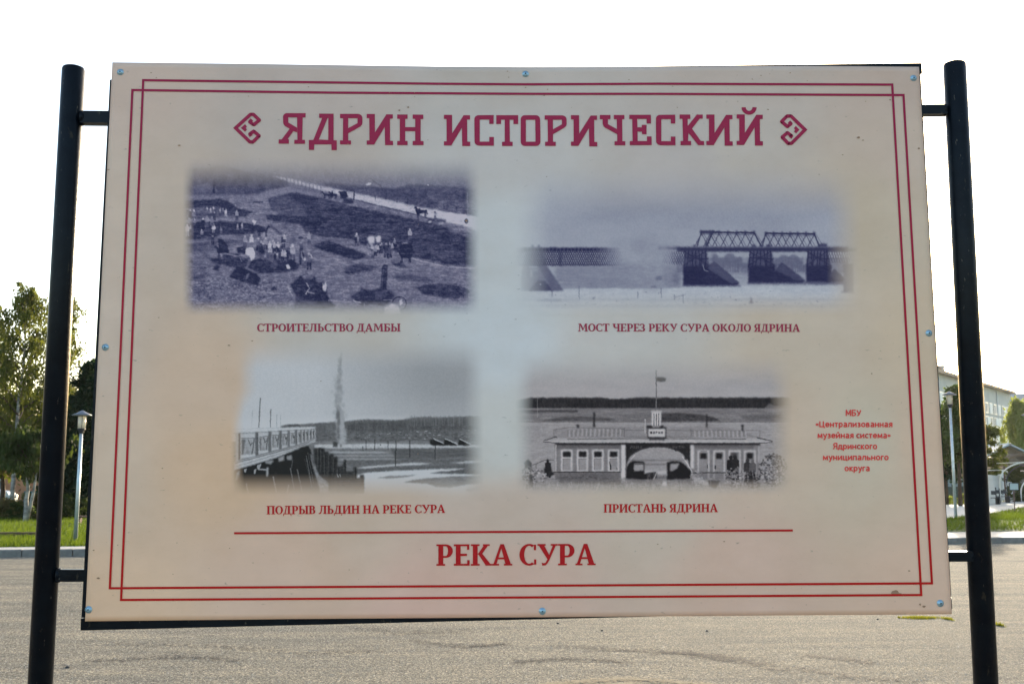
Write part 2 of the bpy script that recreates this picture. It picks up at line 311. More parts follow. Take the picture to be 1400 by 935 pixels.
    c.a += low*(.10*(rid-.72)+.07*c.noise(9, 2.2, 3)); c.a += low*.10*np.clip((rid-.93)/.07, 0, 1); c.a += (1-low)*(.06*c.noise(5, 7, 3))
    c.a += .09*c.noise(5, 3, 2)*np.clip((c.Y-262)/20, 0, 1); c.curve(1.35, .36); c.a += .035; c.a += .07*c.noise(1.2, 1.2, 1)+.04*c.noise(2.6, 1.6, 2)
    al = np.clip((c.X-249)/17, 0, 1)*np.clip((657-c.X)/22, 0, 1)*np.clip((c.Y-214)/46, 0, 1)*np.clip((432-c.Y)/22, 0, 1)
    return c, al, (25, 27, 60), (176, 175, 190)

def paint_bridge():
    c = Canvas(700, 226, 1180, 432, 1.25, 8); R = c.rng
    n1 = c.noise(60, 30, 3); n2 = c.noise(2, 2, 2, .8)
    c.a[:] = .80+.04*n1+.012*n2-.07*np.exp(-((c.X-1000)/130)**2-((c.Y-290)/40)**2)-.05*np.exp(-((c.X-850)/60)**2-((c.Y-270)/40)**2)
    c.a += .12*np.clip((760-c.X)/60, 0, 1)
    # far banks, haze and trees
    c.poly([(760, 362), (930, 362), (930, 392), (760, 394)], .62, 6, .9, .05*n1); c.line([(765, 386), (800, 387)], 1.2, .78, .8); c.poly([(766, 381), (930, 383), (930, 394), (775, 393)], .62, 1.5, .7)
    for x0, x1 in ((955, 1030), (1050, 1110), (1120, 1160), (925, 940)):
        c.rect(x0, 352, x1, 380, .50, 1.5, .9, .07*c.noise(3, 9, 2)); c.rect(x0, 373, x1, 380, .8, .5, .85)
        c.rect(x0, 374, x1, 376, .55, .5, .6)
    for cx, cy, rr in ((977, 352, 5), (998, 356, 9), (1010, 359, 7), (1018, 361, 6), (985, 361, 7), (1072, 357, 8), (1085, 358, 9), (1095, 364, 6), (1064, 360, 5)):
        c.oval(cx, cy, rr, rr*1.1, .42, 1.5, .8)
    for k in range(60):
        x = R.uniform(960, 1105); c.line([(x, 372), (x+R.uniform(-1, 1), 352+R.uniform(0, 10))], .8, R.uniform(.3, .5), .5)
    c.rect(1015, 345.5, 1022, 360, .75, 2, .7); c.rect(1098, 345.5, 1103, 362, .75, 2, .7); c.rect(968, 345.5, 975, 352, .7, 1.5, .6)
    # snow
    sn = np.clip((c.Y-(394+4*np.clip((760-c.X)/60, 0, 1)-6*np.clip((c.X-900)/100, 0, 1)+1.2*c.noise(20, 400, 2)))/2.5, 0, 1)
    c.a = c.a*(1-sn)+sn*(.93+.04*c.noise(14, 3, 3)+.02*n2)
    c.rect(700, 408, 1180, 412, .74, 2, .35, .1*c.noise(18, 2, 2)); c.rect(700, 417, 1180, 421, .68, 1.8, .4, .1*c.noise(18, 2, 2)); c.rect(1000, 386, 1180, 391, .78, 1, .6, .12*c.noise(8, 2, 2))
    # lattice bridge on the left
    c.poly([(712, 398), (713, 372), (720, 346), (742, 344), (747, 363), (770, 398)], .46, 1.5, .92); c.poly([(734, 362), (746, 362), (771, 398), (756, 398)], .38, .7, .8)
    c.poly([(722, 398), (735, 383), (745, 384), (757, 398)], .2, 1.6, .9); c.rect(724, 364, 735, 366, .85, .4); c.rect(725, 368.5, 735, 370, .8, .4); c.rect(725, 370, 728, 379, .75, .5); c.oval(739, 389, 1.3, 1.3, .6)
    def fade(x): return max(0, min(1, (848-x)/40))*max(0.4, min(1, (x-704)/14))
    for k in range(52):
        x = 702+k*3.0; o = fade(x)*.8
        if o > .02:
            c.line([(x, 344), (x+9, 363)], 1.3, .08, o*1.1); c.line([(x+9, 344), (x, 363)], 1.3, .08, o*1.1)
        if k % 2 == 0 and o > .02: c.line([(x, 343), (x, 345.5)], 1.2, .15, o)
    for k in range(30):
        x = 706+k*5; c.rect(x, 338.6, x+5.2, 343.9, .02, .3, min(1, fade(x+2)*1.1)); c.rect(x, 361.5, x+5.2, 363.5, .22, .3, fade(x+2)*.7); c.rect(x, 352.6, x+5, 353.8, .3, .3, fade(x)*.4)
    c.rect(764.5, 344, 768, 363, .17, .3, .85); c.rect(731, 344, 734, 363, .25, .3, .8)
    for x in (728, 736.5): c.rect(x-1.2, 335, x+1.2, 339, .25, .4)
    # right truss bridge
    for k in range(14):
        x = 905+k*3.2; o = min(1, max(0, (x-898)/25)); c.line([(x, 344), (x+8, 362)], 1.2, .2, o*.85); c.line([(x+8, 344), (x, 360)], 1.2, .22, o*.85)
    for k in range(12):
        x = 1130+k*3.4; o = max(0, min(1, (1166-x)/22)); c.line([(x, 344), (x+5, 359)], 1.1, .25, o); c.line([(x+5, 344), (x, 358)], 1.1, .25, o*.7)
    c.line([(1132, 359), (1160, 360)], 1, .35, .7)
    for x0, x1 in ((900, 915), (912, 930), (925, 1160)): c.rect(x0, 337.8, x1, 341.5 if x0 < 925 else 344.2, .08 if x0 > 920 else .2, .4, .6 if x0 < 905 else .97)
    c.rect(1155, 339, 1172, 344, .3, 1.5, .8); c.rect(900, 336.6, 1165, 337.8, .4, .3, .5)
    def truss(a, b, L, Rr, yt):
        c.line([(a, yt), (b, yt+.8)], 2.6, .1); c.line([(a+1, yt+3), (b-1, yt+3.6)], .9, .25, .7); c.line([(a, yt), (L, 337)], 1.7, .15); c.line([(b, yt), (Rr, 337)], 1.9, .12)
        n = 6; st = (b-a)/n
        for k in range(n+1):
            x = a+k*st; c.rect(x-1.5, yt-1.8, x+1.5, yt+2.6, .1, .3)
            if k < n+1:
                c.line([(x, yt+2), (x-st*.75, 337)], 1.25, .16, .9); c.line([(x, yt+2), (x+st*.8, 337)], 1.2, .18, .9); c.line([(x+3, yt+2), (x+st*.8+4, 337)], .9, .3, .7)
    truss(959, 1031, 953, 1041, 317.6); truss(1047, 1113, 1042, 1120, 319.2); c.line([(975, 316), (966, 336)], 2.4, .1); c.rect(957, 315.5, 977, 319.5, .12, .3)
    for x, w, h in ((949, 2, 3), (965.5, 3, 6), (1031, 5, 3), (1051, 7, 3), (1126, 10, 4.5), (1120, 4, 3)): c.rect(x-w/2, 337.5-h, x+w/2, 338, .15, .4, .9)
    def pier(a, b, bot, px, py, ex, tone):
        c.rect(a, 362, b+3, bot, .04, .5); c.poly([(a+3, 344), (b-2, 344), (b+2, 364), (a, 364)], .16, .5, .85, .1*c.noise(4, 4, 2))
        for k in range(7):
            x = a+3+k*(b-a-6)/6; c.line([(x, 343), (x+R.uniform(-3, 3), 366)], 1.6, .05, .95)
        c.line([(a+2, 352), (b, 354)], 1.3, .07); c.line([(a+1, 344), (b, 362)], 1.2, .06); c.line([(b-4, 344), (a+2, 362)], 1.2, .06)
        c.poly([(px-10, bot), (px-12, py+14), (px, py), (ex, bot-3), (ex-4, bot)], .05, .4); c.poly([(px-8, py+10), (px, py), (ex, bot-3.5), (ex-12, bot-3)], tone, .5, .95)
        c.rect(a-1, bot-1, ex+2, bot+1.5, .15, .8, .6)
    pier(934, 968, 390.5, 976, 357.5, 1011, .26); pier(1023, 1057, 387, 1069, 359.5, 1101, .23); pier(1102, 1134, 386, 1141, 368, 1156, .16)
    c.line([(961, 362), (963, 370), (968, 371)], 1.1, .6); c.rect(1105, 386.5, 1155, 389, .25, .8, .7); c.rect(1153, 361, 1167, 399, .32, 1.2, .9); c.line([(1150, 399), (1168, 400)], 2, .35, .6, .6)
    # smoke
    for k in range(70):
        x = 885+R.normal(0, 20); y = R.uniform(325, 394); c.oval(x, y, R.uniform(6, 13), R.uniform(6, 12), .68+R.uniform(-.03, .06), 4, .16)
    for k in range(40): c.oval(895+R.normal(0, 9), R.uniform(340, 388), 5, 6, .75, 3, .2)
    c.oval(901, 380, 5, 3.5, .42, 2, .6); c.oval(894, 392, 4, 1.8, .42, 1.4, .7); c.oval(925, 380, 6, 9, .33, 4, .4)
    for x, y0, y1 in ((754.4, 391, 406), (791.7, 391, 409), (903.8, 394, 407), (872, 399, 408), (922, 403, 410), (934, 403, 415), (932, 404, 405)): c.line([(x, y0), (x+.3, y1)], .95, .35, .75)
    c.line([(922, 406), (934, 404.5)], .8, .4, .6); c.line([(735, 411), (767, 411)], 1.5, .45, .6, .6); c.poly([(809, 409), (814, 405), (812, 409)], .25, .3); c.poly([(1024, 415), (1027, 406), (1030, 415)], .4, .7)
    specks(c, 70, 740, 398, 1150, 418, .35, .6, .4, 1.3, .6, 1.8); specks(c, 60, 760, 412, 1150, 420, .5, .65, .5, 1.5, .4, 2.5)
    c.warp(.45, 2.6); c.a += .03*c.noise(1.3, 1.3, 1)+.025*c.noise(40, 12, 3)+.05*np.clip((c.Y-345)/8, 0, 1)*c.noise(6, 2, 3)
    al = np.clip((c.X-700)/52, 0, 1)*np.clip((1178-c.X)/48, 0, 1)*np.clip((c.Y-226)/70, 0, 1)*np.clip((432-c.Y)/34, 0, 1)
    return c, al, (31, 31, 66), (172, 180, 190)

def paint_icefield():
    c = Canvas(312, 464, 664, 680, 1.45, 5); R = c.rng
    n1 = c.noise(60, 30, 2); n2 = c.noise(1.8, 1.8, 2, .8)
    g = np.clip((c.X-430)/150, 0, 1); c.a[:] = .97-.22*g+.02*n1+.008*n2; c.a += .1*np.clip((c.Y-530)/50, 0, 1)*g
    # hills
    tex = .05*n2+.07*c.noise(2, 10, 2)
    c.poly([(384, 582), (400, 580.5), (428, 578.5), (450, 577), (472, 576), (486, 574), (498, 573), (515, 573.5), (546, 574), (560, 571.5), (572, 570), (600, 570.5), (642, 569), (664, 569.5), (664, 604), (384, 604)], .38, .8, .95, tex)
    c.poly([(470, 578), (546, 576), (600, 574), (664, 573), (664, 588), (470, 590)], .30, 3, .6, tex)
    for k in range(130):
        x = R.uniform(560, 655); c.line([(x, 569+R.uniform(-1.5, 3)), (x, 582)], .7, R.uniform(.28, .6), .4)
    c.poly([(470, 590), (520, 592), (600, 588), (664, 586), (664, 602), (430, 604), (430, 595)], .40, 1.6, .8, .13*c.noise(4, 2, 3)); specks(c, 90, 470, 588, 655, 600, .6, .85, .4, 1.2, .7, 2)
    specks(c, 60, 430, 590, 655, 604, .15, .3, .5, 1.3, .6, 2)
    # flats
    c.rect(312, 603.5, 664, 680, .47, .5, 1, .07*c.noise(26, 2.2, 3)+.04*n2)
    c.poly([(430, 607.5), (520, 606), (600, 607.5), (664, 608), (664, 611.5), (560, 612.5), (430, 613)], .85, .8, .95, .06*n2)
    for y0, y1, xa, xb, t in ((617, 619.3, 448, 534, .8), (622, 623.6, 455, 560, .72), (626.8, 628.6, 462, 555, .78), (624, 625.5, 620, 660, .75), (627, 628.5, 574, 600, .6), (631, 632.4, 615, 660, .72)):
        c.poly([(xa, (y0+y1)/2), (xa+8, y0), (xb-20, y0), (xb, (y0+y1)/2), (xb-10, y1), (xa+5, y1)], t, .4, .9)
    c.poly([(534, 613), (664, 613), (664, 626), (600, 626), (540, 627)], .35, 1.2, .8, .06*c.noise(14, 2, 2)); c.poly([(470, 629), (580, 627), (664, 630), (664, 634), (560, 634), (480, 638)], .4, 1, .8, .06*n2)
    c.poly([(486, 639.5), (505, 637), (540, 634.3), (565, 632.3), (592, 633), (575, 635.5), (540, 637), (500, 640.5)], .88, .5, .95); c.poly([(615, 632.5), (640, 630), (664, 629), (664, 631.5), (630, 633.4)], .85, .4, .9)
    c.poly([(487, 642), (530, 638), (600, 636), (664, 634), (664, 641), (600, 640.5), (540, 643), (487, 648)], .38, .8, .9, .05*n2)
    c.poly([(486, 650), (500, 646), (540, 643.4), (585, 641.5), (640, 640), (612, 645), (664, 648), (664, 680), (486, 680)], .93, .6, .97, .015*n2)
    c.poly([(515, 653.5), (530, 650.5), (550, 650), (572, 648.5), (555, 652.3), (530, 654)], .5, .5, .9)
    c.poly([(586, 647), (600, 644.5), (622, 643), (638, 640.5), (664, 642), (664, 648.5), (615, 647.5)], .36, .5, .95, .06*n2); c.poly([(551, 659), (566, 656), (584, 653.5), (620, 651), (664, 650), (664, 660.5), (640, 662), (615, 666.5), (596, 665), (584, 661)], .44, .6, .95, .08*c.noise(9, 2, 3))
    c.poly([(636, 669), (664, 663), (664, 670), (640, 672)], .55, 1.2, .6)
    for a, b, e in ((590, 608.5, 599.4), (606, 626, 599.6), (626, 643.5, 600)):
        c.poly([(a, 608.5), (a+2, e), (b, 608), (b-3, 609)], .05, .3); c.line([(a+2.5, e), (b, 607)], 1.2, .85)
    c.rect(588, 601, 592, 608, .1, .5)
    for x, y0, y1 in ((500.5, 601, 615), (512.3, 601, 615), (530.5, 603, 615), (541.5, 602, 617), (540.5, 616, 637.5), (560.3, 602, 625), (595, 607, 628), (496, 610, 616), (520, 607, 609)): c.line([(x, y0), (x, y1)], 1.1 if x > 534 else .9, .13, .85)
    # explosion plume
    for k in range(260):
        q = R.random()**.8; y = 486+q*120; s = (1.0+4.6*min(1, (y-484)/50)) if y < 565 else 4.4
        c.oval(464.5-1.5*math.sin(q*3)+R.normal(0, s*.55), y, R.uniform(1, 2.6), R.uniform(1.5, 4), .68+R.uniform(-.08, .09), .9, .3)
    c.line([(466.7, 482), (465.5, 500)], 1.3, .5, .6, .4)
    for k in range(60): c.oval(468+R.normal(0, 2.2), R.uniform(566, 606), 2, 4, .74, 1.2, .4)
    for k in range(26): c.oval(462.3+R.normal(0, 1.2), R.uniform(562, 598), 1.5, 4, .44, 1, .4)
    c.rect(455, 604, 461.5, 611, .2, .6, .9); c.rect(465, 607.5, 467, 611, .25, .4, .8)
    for x, y0, w in ((355.2, 544.5, 1.3), (369.5, 559.5, 1.1), (378, 566.5, .7), (383.3, 567.5, .6), (345, 560, .35)): c.line([(x+.6, y0), (x-1.2 if x < 360 else x, 584)], w, .25, .85 if w > 1 else .5)
    c.poly([(384, 582), (395, 580), (408, 580), (408, 583)], .3, .4)
    # boardwalk
    G = lambda p: [(300+x/7, 560+y/7) for x, y in p]
    c.poly(G([(150, 225), (915, 180), (915, 290), (150, 500)]), .70, .3, 1, .08*n2)
    c.poly(G([(120, 195), (560, 170), (920, 160), (920, 186), (560, 210), (120, 232)]), .86, .3); c.line(G([(130, 228), (920, 186)]), .6, .3, .8); c.line(G([(130, 186), (920, 158)]), .5, .5, .6)
    xs = (168, 345, 470, 572, 655, 727, 775, 812, 846, 876, 902); ws = (34, 30, 30, 24, 22, 20, 14, 12, 12, 10, 10)
    for k, (x, w) in enumerate(zip(xs, ws)):
        t = (x-150)/770; yt = 225-42*t; yb = 487-205*t
        nx = xs[k+1] if k < 10 else 920; sp = nx-x-w
        if sp > 4:
            c.rect(300+(x+w)/7, 560+(yt+8)/7, 300+nx/7, 560+(yt+8+46*(1-t*.65))/7, .82, .2)
            c.line(G([(x+w, yt+50*(1-t*.65)), (nx, yt+47*(1-t*.7))]), .7, .25, .9)
            m = x+w+sp*.5; yy = yt+58*(1-t*.65); hh = yb-yy-30*(1-t)
            c.poly(G([(x+w+sp*.08, yy+5), (x+w+sp*.3, yy), (x+w+sp*.18, yy+hh), (x+w+sp*.08, yy+hh)]), .35, .2, .85)
            c.line(G([(x+w+sp*.5, yy+2), (x+w+sp*.66, yy+hh*.35), (x+w+sp*.8, yy+hh*.2)]), .9, .22, .9)
            c.line(G([(x+w+sp*.92, yy), (x+w+sp*.75, yy+hh*.9)]), 1.2*(1-t*.5), .25, .9)
            c.poly(G([(x+w+sp*.2, yy+hh*.9), (x+w+sp*.5, yy+hh*.55), (x+w+sp*.7, yy+hh*.95)]), .55, .3, .8)
            c.poly(G([(x+w, yb-52*(1-t*.8)), (nx, yb-60*(1-t*.8)), (nx, yb-32*(1-t*.8)), (x+w, yb-18*(1-t*.8))]), .85, .2)
        c.poly(G([(x, yt), (x+w*.45, yt), (x+w*.45, yb), (x, yb)]), .78 if k < 1 else .3, .1); c.poly(G([(x+w*.45, yt), (x+w, yt), (x+w, yb-5), (x+w*.45, yb)]), .28 if k < 1 else (.3 if k % 2 else .4), .1); c.line(G([(x+w+3, yt+4), (x+w+3, yb-4)]), .9, .88, .9)
    c.poly(G([(140, 505), (560, 395), (790, 330), (918, 262), (926, 300), (790, 358), (560, 455), (140, 580)]), .80, .3, 1, .05*n2)
    c.line(G([(150, 512), (560, 402), (800, 338), (915, 272)]), .8, .3, .9); c.line(G([(150, 545), (560, 425), (800, 348), (922, 285)]), .6, .45, .8); c.line(G([(200, 480), (560, 382), (800, 322), (912, 262)]), .7, .4, .8)
    c.poly(G([(140, 582), (350, 522), (560, 456), (790, 360), (850, 345), (880, 400), (905, 520), (925, 620), (960, 760), (960, 800), (140, 800)]), .07, .5, 1, .05*c.noise(5, 9, 2))
    c.poly(G([(360, 530), (400, 515), (385, 570), (365, 575)]), .7); c.poly(G([(450, 550), (472, 548), (466, 640), (448, 640)]), .75, .2); c.poly(G([(370, 565), (460, 565), (460, 580), (375, 577)]), .65); c.poly(G([(330, 580), (355, 560), (345, 610), (330, 615)]), .7)
    c.poly(G([(235, 570), (265, 560), (255, 595), (238, 600)]), .7); c.poly(G([(560, 465), (620, 435), (620, 485), (570, 497)]), .65, .3); c.poly(G([(640, 445), (690, 430), (700, 480), (645, 480)]), .6, .4); c.poly(G([(435, 490), (520, 480), (500, 520), (440, 515)]), .62, .4); c.poly(G([(160, 600), (200, 575), (190, 640), (150, 690)]), .6, .6)
    for x0, y0, x1, y1, w, t in ((515, 640, 545, 790, 1.8, .6), (680, 560, 715, 760, 1.4, .5), (745, 570, 790, 780, 1.5, .5), (830, 440, 885, 740, .8, .6), (845, 410, 900, 700, .6, .5), (258, 710, 275, 800, 2, .6), (662, 720, 648, 790, 2, .55), (815, 470, 880, 720, .5, .35), (700, 480, 690, 560, 1, .4), (180, 620, 150, 780, .8, .3), (860, 420, 930, 640, .7, .3)): c.line(G([(x0, y0), (x1, y1)]), w, t, .85)
    # piles
    c.poly(G([(900, 372), (960, 360), (1005, 366), (1010, 405), (1040, 400), (1045, 430), (1065, 425), (1090, 425), (1092, 455), (1100, 450), (1128, 450), (1130, 540), (1180, 540), (1195, 470), (1212, 480), (1212, 590), (1280, 590), (1280, 548), (1315, 550), (1315, 650), (1345, 650), (1345, 622), (1385, 622), (1385, 800), (1040, 800), (1040, 700), (930, 600), (905, 480)]), .17, .3, 1, .06*c.noise(3, 3, 2))
    for k in range(12): c.line(G([(1040, 680+k*10), (1380, 660+k*12)]), .5, .3 if k % 2 else .08, .7)
    for k in range(6): c.line(G([(1000, 560+k*14), (1270, 560+k*14)]), .5, .27, .6)
    for x, y0, y1 in ((940, 380, 560), (970, 380, 600), (1005, 430, 620), (1045, 440, 640), (1090, 470, 620), (1130, 560, 640), (1075, 600, 760), (1290, 560, 660), (1190, 500, 590)): c.line(G([(x, y0), (x, y1)]), 1.0, .34, .5); c.line(G([(x+14, y0), (x+14, y1)]), 1.2, .07, .7)
    c.rect(300+1045/7, 560+590/7, 300+1075/7, 560+780/7, .05, .4); c.line(G([(1130, 615), (1135, 645)]), 1, .75); c.line(G([(1152, 620), (1157, 640)]), 1.1, .7)
    c.poly(G([(868, 420), (890, 440), (895, 500), (925, 560), (945, 600), (950, 640), (990, 660), (1040, 700), (1050, 790), (960, 790), (945, 700), (920, 630), (890, 540)]), .60, .6, .9, .12*c.noise(3, 3, 2))
    c.warp(.4, 2.6); c.a += .025*c.noise(1.3, 1.3, 1)+.05*np.clip((c.Y-575)/10, 0, 1)*c.noise(5, 2, 3); low = np.clip((c.Y-566)/12, 0, 1); c.a = c.a*(1-low)+low*np.clip(.45+(c.a-.45)*1.25, 0, 1)
    al = np.clip((c.X-314)/20, 0, 1)*np.clip((662-c.X)/28, 0, 1)*np.clip((c.Y-464)/40, 0, 1)*np.clip((679-c.Y)/32, 0, 1)
    al *= np.clip((c.X-322)/30+np.clip((c.Y-535)/50, 0, 1), 0, 1)
    return c, al, (30, 31, 33), (174, 181, 188)

def paint_pier():
    c = Canvas(704, 482, 1086, 680, 1.4, 6); R = c.rng
    n1 = c.noise(50, 10, 3); n2 = c.noise(1.8, 1.8, 2, .8)
    c.a[:] = .76+.03*n1+.01*n2; c.a += .03*np.clip((c.Y-520)/25, 0, 1)
    I = lambda p: [(700+x/7, 560+y/7) for x, y in p]; J = lambda p: [(880+x/6.667, 560+y/6.667) for x, y in p]
    tl = [(704, 548)]+[(714+k*4, 545-1.6*math.sin(min(1, k/6)*1.57)+R.uniform(-.7, .7)+(1.3 if 118 < k*4 < 150 else 0)) for k in range(92)]+[(1086, 548), (1086, 558.5), (704, 558.5)]
    c.poly(tl, .13, .4, .96, .05*c.noise(2, 6, 2)); c.poly([(1052, 551), (1060, 555), (1086, 553), (1086, 559), (1045, 559)], .5, .8, .7)
    c.rect(704, 558, 1086, 577.5, .47, .4, 1, .09*c.noise(22, 2.5, 3)+.03*n2); c.rect(704, 560.5, 790, 563.5, .2, .7, .85); c.poly([(760, 571), (790, 569), (830, 571), (845, 575), (740, 576)], .24, .9, .7, .1*c.noise(6, 2, 2))
    c.poly([(903, 566), (925, 564), (955, 566), (975, 570), (986, 575.5), (905, 576.5)], .2, .8, .85, .08*c.noise(4, 2, 2)); c.poly([(1010, 568), (1060, 566), (1080, 572), (1020, 574)], .35, 1, .6, .1*c.noise(7, 2, 2)); c.line([(704, 577.3), (1086, 577)], .8, .3, .8)
    c.rect(704, 577.6, 1086, 680, .62, .3, 1, .04*c.noise(12, 1.6, 2)+.015*n2)
    # mast, flag
    c.line([(897, 506), (897.3, 563)], 1.3, .3); c.line([(897, 528), (897.3, 563)], .8, .7, .7); c.poly([(898, 515.5), (904, 515.3), (910.5, 517), (909.5, 521), (903, 521.6), (898, 521)], .17, .2); c.line([(734.5, 543), (734.5, 570)], .5, .75, .6)
    for x, y0, w in ((812.3, 563.5, 2.6), (966.2, 566, 2.0)): c.rect(x-w/2, y0, x+w/2, 587, .12, .2); c.rect(x-w*.8, 583.5, x+w*.8, 587.5, .1, .2)
    for x in (790.3, 1015): c.poly([(x-2.5, 580.5), (x+2.5, 580.5), (x+1.2, 584), (x+1.2, 590), (x-1.4, 590), (x-1.2, 584)], .15, .2)
    # roof
    c.poly([(742, 603), (757, 597), (777, 586), (812, 583.5), (990, 583.5), (1015, 589), (1036, 598), (1057, 603.5), (1036, 606), (759, 606)], .56, .4, .9, .03*n2)
    c.poly([(757, 587), (776, 583.5), (778, 585), (758, 594)], .5, .3, .6); c.line([(757, 587.5), (777, 584), (853, 586)], .7, .35, .8); c.line([(757, 587.5), (757.5, 596)], .7, .4, .8); c.line([(1039, 588), (1039, 598), (1020, 594)], .6, .4, .7)
    c.line([(853.5, 585), (853.5, 597), (885, 597)], .8, .3, .85); c.line([(854, 588), (885, 588)], .7, .35, .8); c.line([(911, 588), (945, 588.5), (1039, 588.5)], .7, .35, .8); c.line([(911, 597), (945, 597), (945, 587)], .8, .3, .85)
    for k in range(27):
        x = 776+k*2.9; c.line([(x, 586+max(0, (797-x))*.12), (x-.5, 596.5)], .75, .82 if k % 2 else .38, .7)
    for k in range(26):
        x = 947+k*2.9; c.line([(x, 588.5), (x+.5, 597+max(0, (x-1000))*.02)], .75, .8 if k % 2 else .38, .7)
    c.poly([(760, 598.5), (1036, 598.5), (1050, 601.5), (747, 601.5)], .68, .4, .95); c.line([(776, 600.2), (886, 599.2), (1020, 600)], .9, .22, .85)
    c.poly([(742.5, 602), (762, 601.5), (1036, 601.5), (1056, 602.6), (1056, 604.6), (1036, 605.6), (762, 605.6), (743, 604)], .74, .3); c.line([(743, 604), (762, 605.6), (1038, 605.8), (1056, 604.4)], .9, .15); c.line([(743, 602.3), (761, 596.5)], .9, .18); c.line([(1035, 598), (1056, 603)], 1.1, .15); c.line([(757, 596.5), (762, 598)], .8, .3)
    # walls
    c.rect(759, 606, 1038, 660, .50, .2, 1, .03*n2); c.rect(759, 606, 1039, 609, .08, .5); c.rect(759, 608, 1038, 613, .36, 1.6, .8)
    for k in range(44):
        x = 762+k*2; c.line([(x, 610), (x, 645)], .45, .40, .45)
    for k in range(42):
        x = 951+k*2; c.line([(x, 610), (x, 658)], .45, .40, .45)
    c.line([(760, 608), (760, 645)], 1.6, .7); c.rect(1030.5, 609, 1038.5, 640, .5, .3); c.rect(1036.5, 609, 1038.5, 632, .72, .2)
    for x in (767, 788.6, 809.6, 831):
        c.rect(x, 614.5, x+15.6, 644, .82, .2); c.rect(x+2.6, 616.8, x+13.2, 624.6, .06, .15); c.line([(x+7.9, 617), (x+7.9, 624.5)], .5, .2, .6); c.rect(x+2.6, 626.8, x+13.2, 642.5, .58, .15); c.line([(x+2.6, 627), (x+13, 627)], .7, .3, .8); c.line([(x+3, 627), (x+3, 642)], .6, .35, .8)
    c.poly([(833.5, 630), (835.5, 637), (836, 642), (833.6, 642)], .06); c.line([(843.5, 639), (843.5, 642)], .8, .1)
    for x in (953.6, 975, 996.3, 1017):
        c.rect(x, 615.5, x+16.4, 658, .80, .2); c.rect(x+2, 617.6, x+14.4, 657, .53, .2); c.rect(x+3.8, 619.3, x+12.2, 627, .06 if x != 996.3 else .35, .15); c.rect(x+3.4, 629, x+12.6, 644, .57, .2)
        for q in range(5): c.line([(x+4.2+q*2, 630), (x+4.2+q*2, 656)], .4, .42, .5)
    c.rect(977.2, 636, 978.6, 641, .2); c.rect(966.4, 635, 968, 640, .25); c.line([(958, 616.6), (966, 616.6)], .8, .3)
    c.rect(759, 645.6, 849, 662, .40, .4, 1, .05*n2); c.rect(950, 646, 991, 658, .42, .3, .5); c.line([(756, 645), (856, 645.3)], 1.1, .13); c.line([(948, 646), (992, 646)], 1.2, .13)
    # arch opening
    c.rect(855, 606, 944, 660, .10, .2)
    arch = [(856.5, 650)]+[(899.5-43*math.cos(a), 635-24.5*math.sin(a)) for a in np.linspace(.05, 3.09, 26)]+[(942.5, 650)]
    c.poly(arch, .62, .3, 1, .03*n2)
    for k in range(18):
        x = 862+k*1.9
        c.line([(x, 609.5), (x, 613)], .5, .65, .7) if x < 878 else None
    for k in range(10): c.line([(920+k*1.8, 609.5), (920+k*1.8, 612.5)], .5, .65, .7)
    pa = [(899.5-43*math.cos(a), 635-24.5*math.sin(a)) for a in np.linspace(.05, 3.09, 26)]
    c.line(pa, 1.1, .16, .9); c.line([(857, 640), (861, 630), (868, 622)], 1.3, .8); c.line([(933, 624), (940, 634), (946, 645)], 1.6, .8)
    for x, y in ((925, 613), (930, 614)):
        for k in range(10):
            a = k*.63; c.line([(x+3*math.cos(a), y+3.4*math.sin(a)), (x+3*math.cos(a+.63), y+3.4*math.sin(a+.63))], 1, .12)
    c.line([(862, 610), (866, 616), (862, 620)], 1, .15); c.rect(936, 607, 944, 628, .1, .3)
    c.rect(858, 628.6, 935, 629.4, .25, .1, .8); c.rect(866, 634.3, 935, 635.3, .2, .1, .8); c.rect(880, 643, 915, 650, .75, .7, .8)
    c.poly([(856, 640), (860, 632), (866, 630), (881, 631), (881, 645), (880, 648), (887, 646), (898, 645), (898, 660), (856, 660)], .06, .3); c.poly([(867, 633), (880, 633), (880, 643), (866, 644)], .62, .2); c.rect(868, 634, 880, 635, .2); c.poly([(862, 634), (865, 640), (868, 643), (860, 645)], .06)
    c.poly([(912, 632), (920, 630), (931, 631), (938, 636), (944, 644), (946, 660), (912, 660)], .06, .3); c.poly([(916, 634), (929, 633), (926, 640), (919, 644), (916, 644)], .6, .2)
    for k in range(16): c.line([(885+k*.9, 646), (884+k*.9+R.uniform(-1, 1), 660)], .7, R.uniform(.1, .5), .8)
    c.line([(898, 645), (890, 664)], 1.1, .72); c.rect(898, 648, 912, 660, .5, .6, .8, .1*n2); c.rect(849, 608, 855.3, 659, .82, .2); c.line([(849, 608), (849, 659)], .6, .4, .8); c.rect(943.8, 608, 949, 640, .80, .2)
    # sign and tower
    c.rect(885, 583.5, 911, 599, .12, .2); c.rect(886.2, 585.8, 909.6, 597.2, .80, .2); c.rect(884, 581.5, 907, 584.6, .1, .2); c.rect(892, 582, 902, 584, .75, .3, .8); c.rect(888, 599, 909, 601.5, .1, .9, .8)
    x = 889.2
    for gl in (((0, 3.2, 1.4, 1.2), (1.4, 0, 2.4, 3.2), (0, 0, 1.6, .9), (0, 1.4, 1.6, 2.0)), ((.3, 0, .9, 2.6), (1.8, 0, 2.5, 2.6), (.3, 0, 2.4, .6), (0, 2.4, 2.8, 3.4)), ((0, 0, .8, 3.2), (.6, 0, 2.2, .7), (1.7, .3, 2.4, 1.6), (.6, 1.5, 2.2, 2.0)), ((0, 0, .7, 3.2), (1.7, 0, 2.4, 3.2), (.7, 1, 1.7, 2.2)), ((0, 0, .7, 3.2), (1.7, 0, 2.4, 3.2), (.7, 1.2, 1.7, 1.8))):
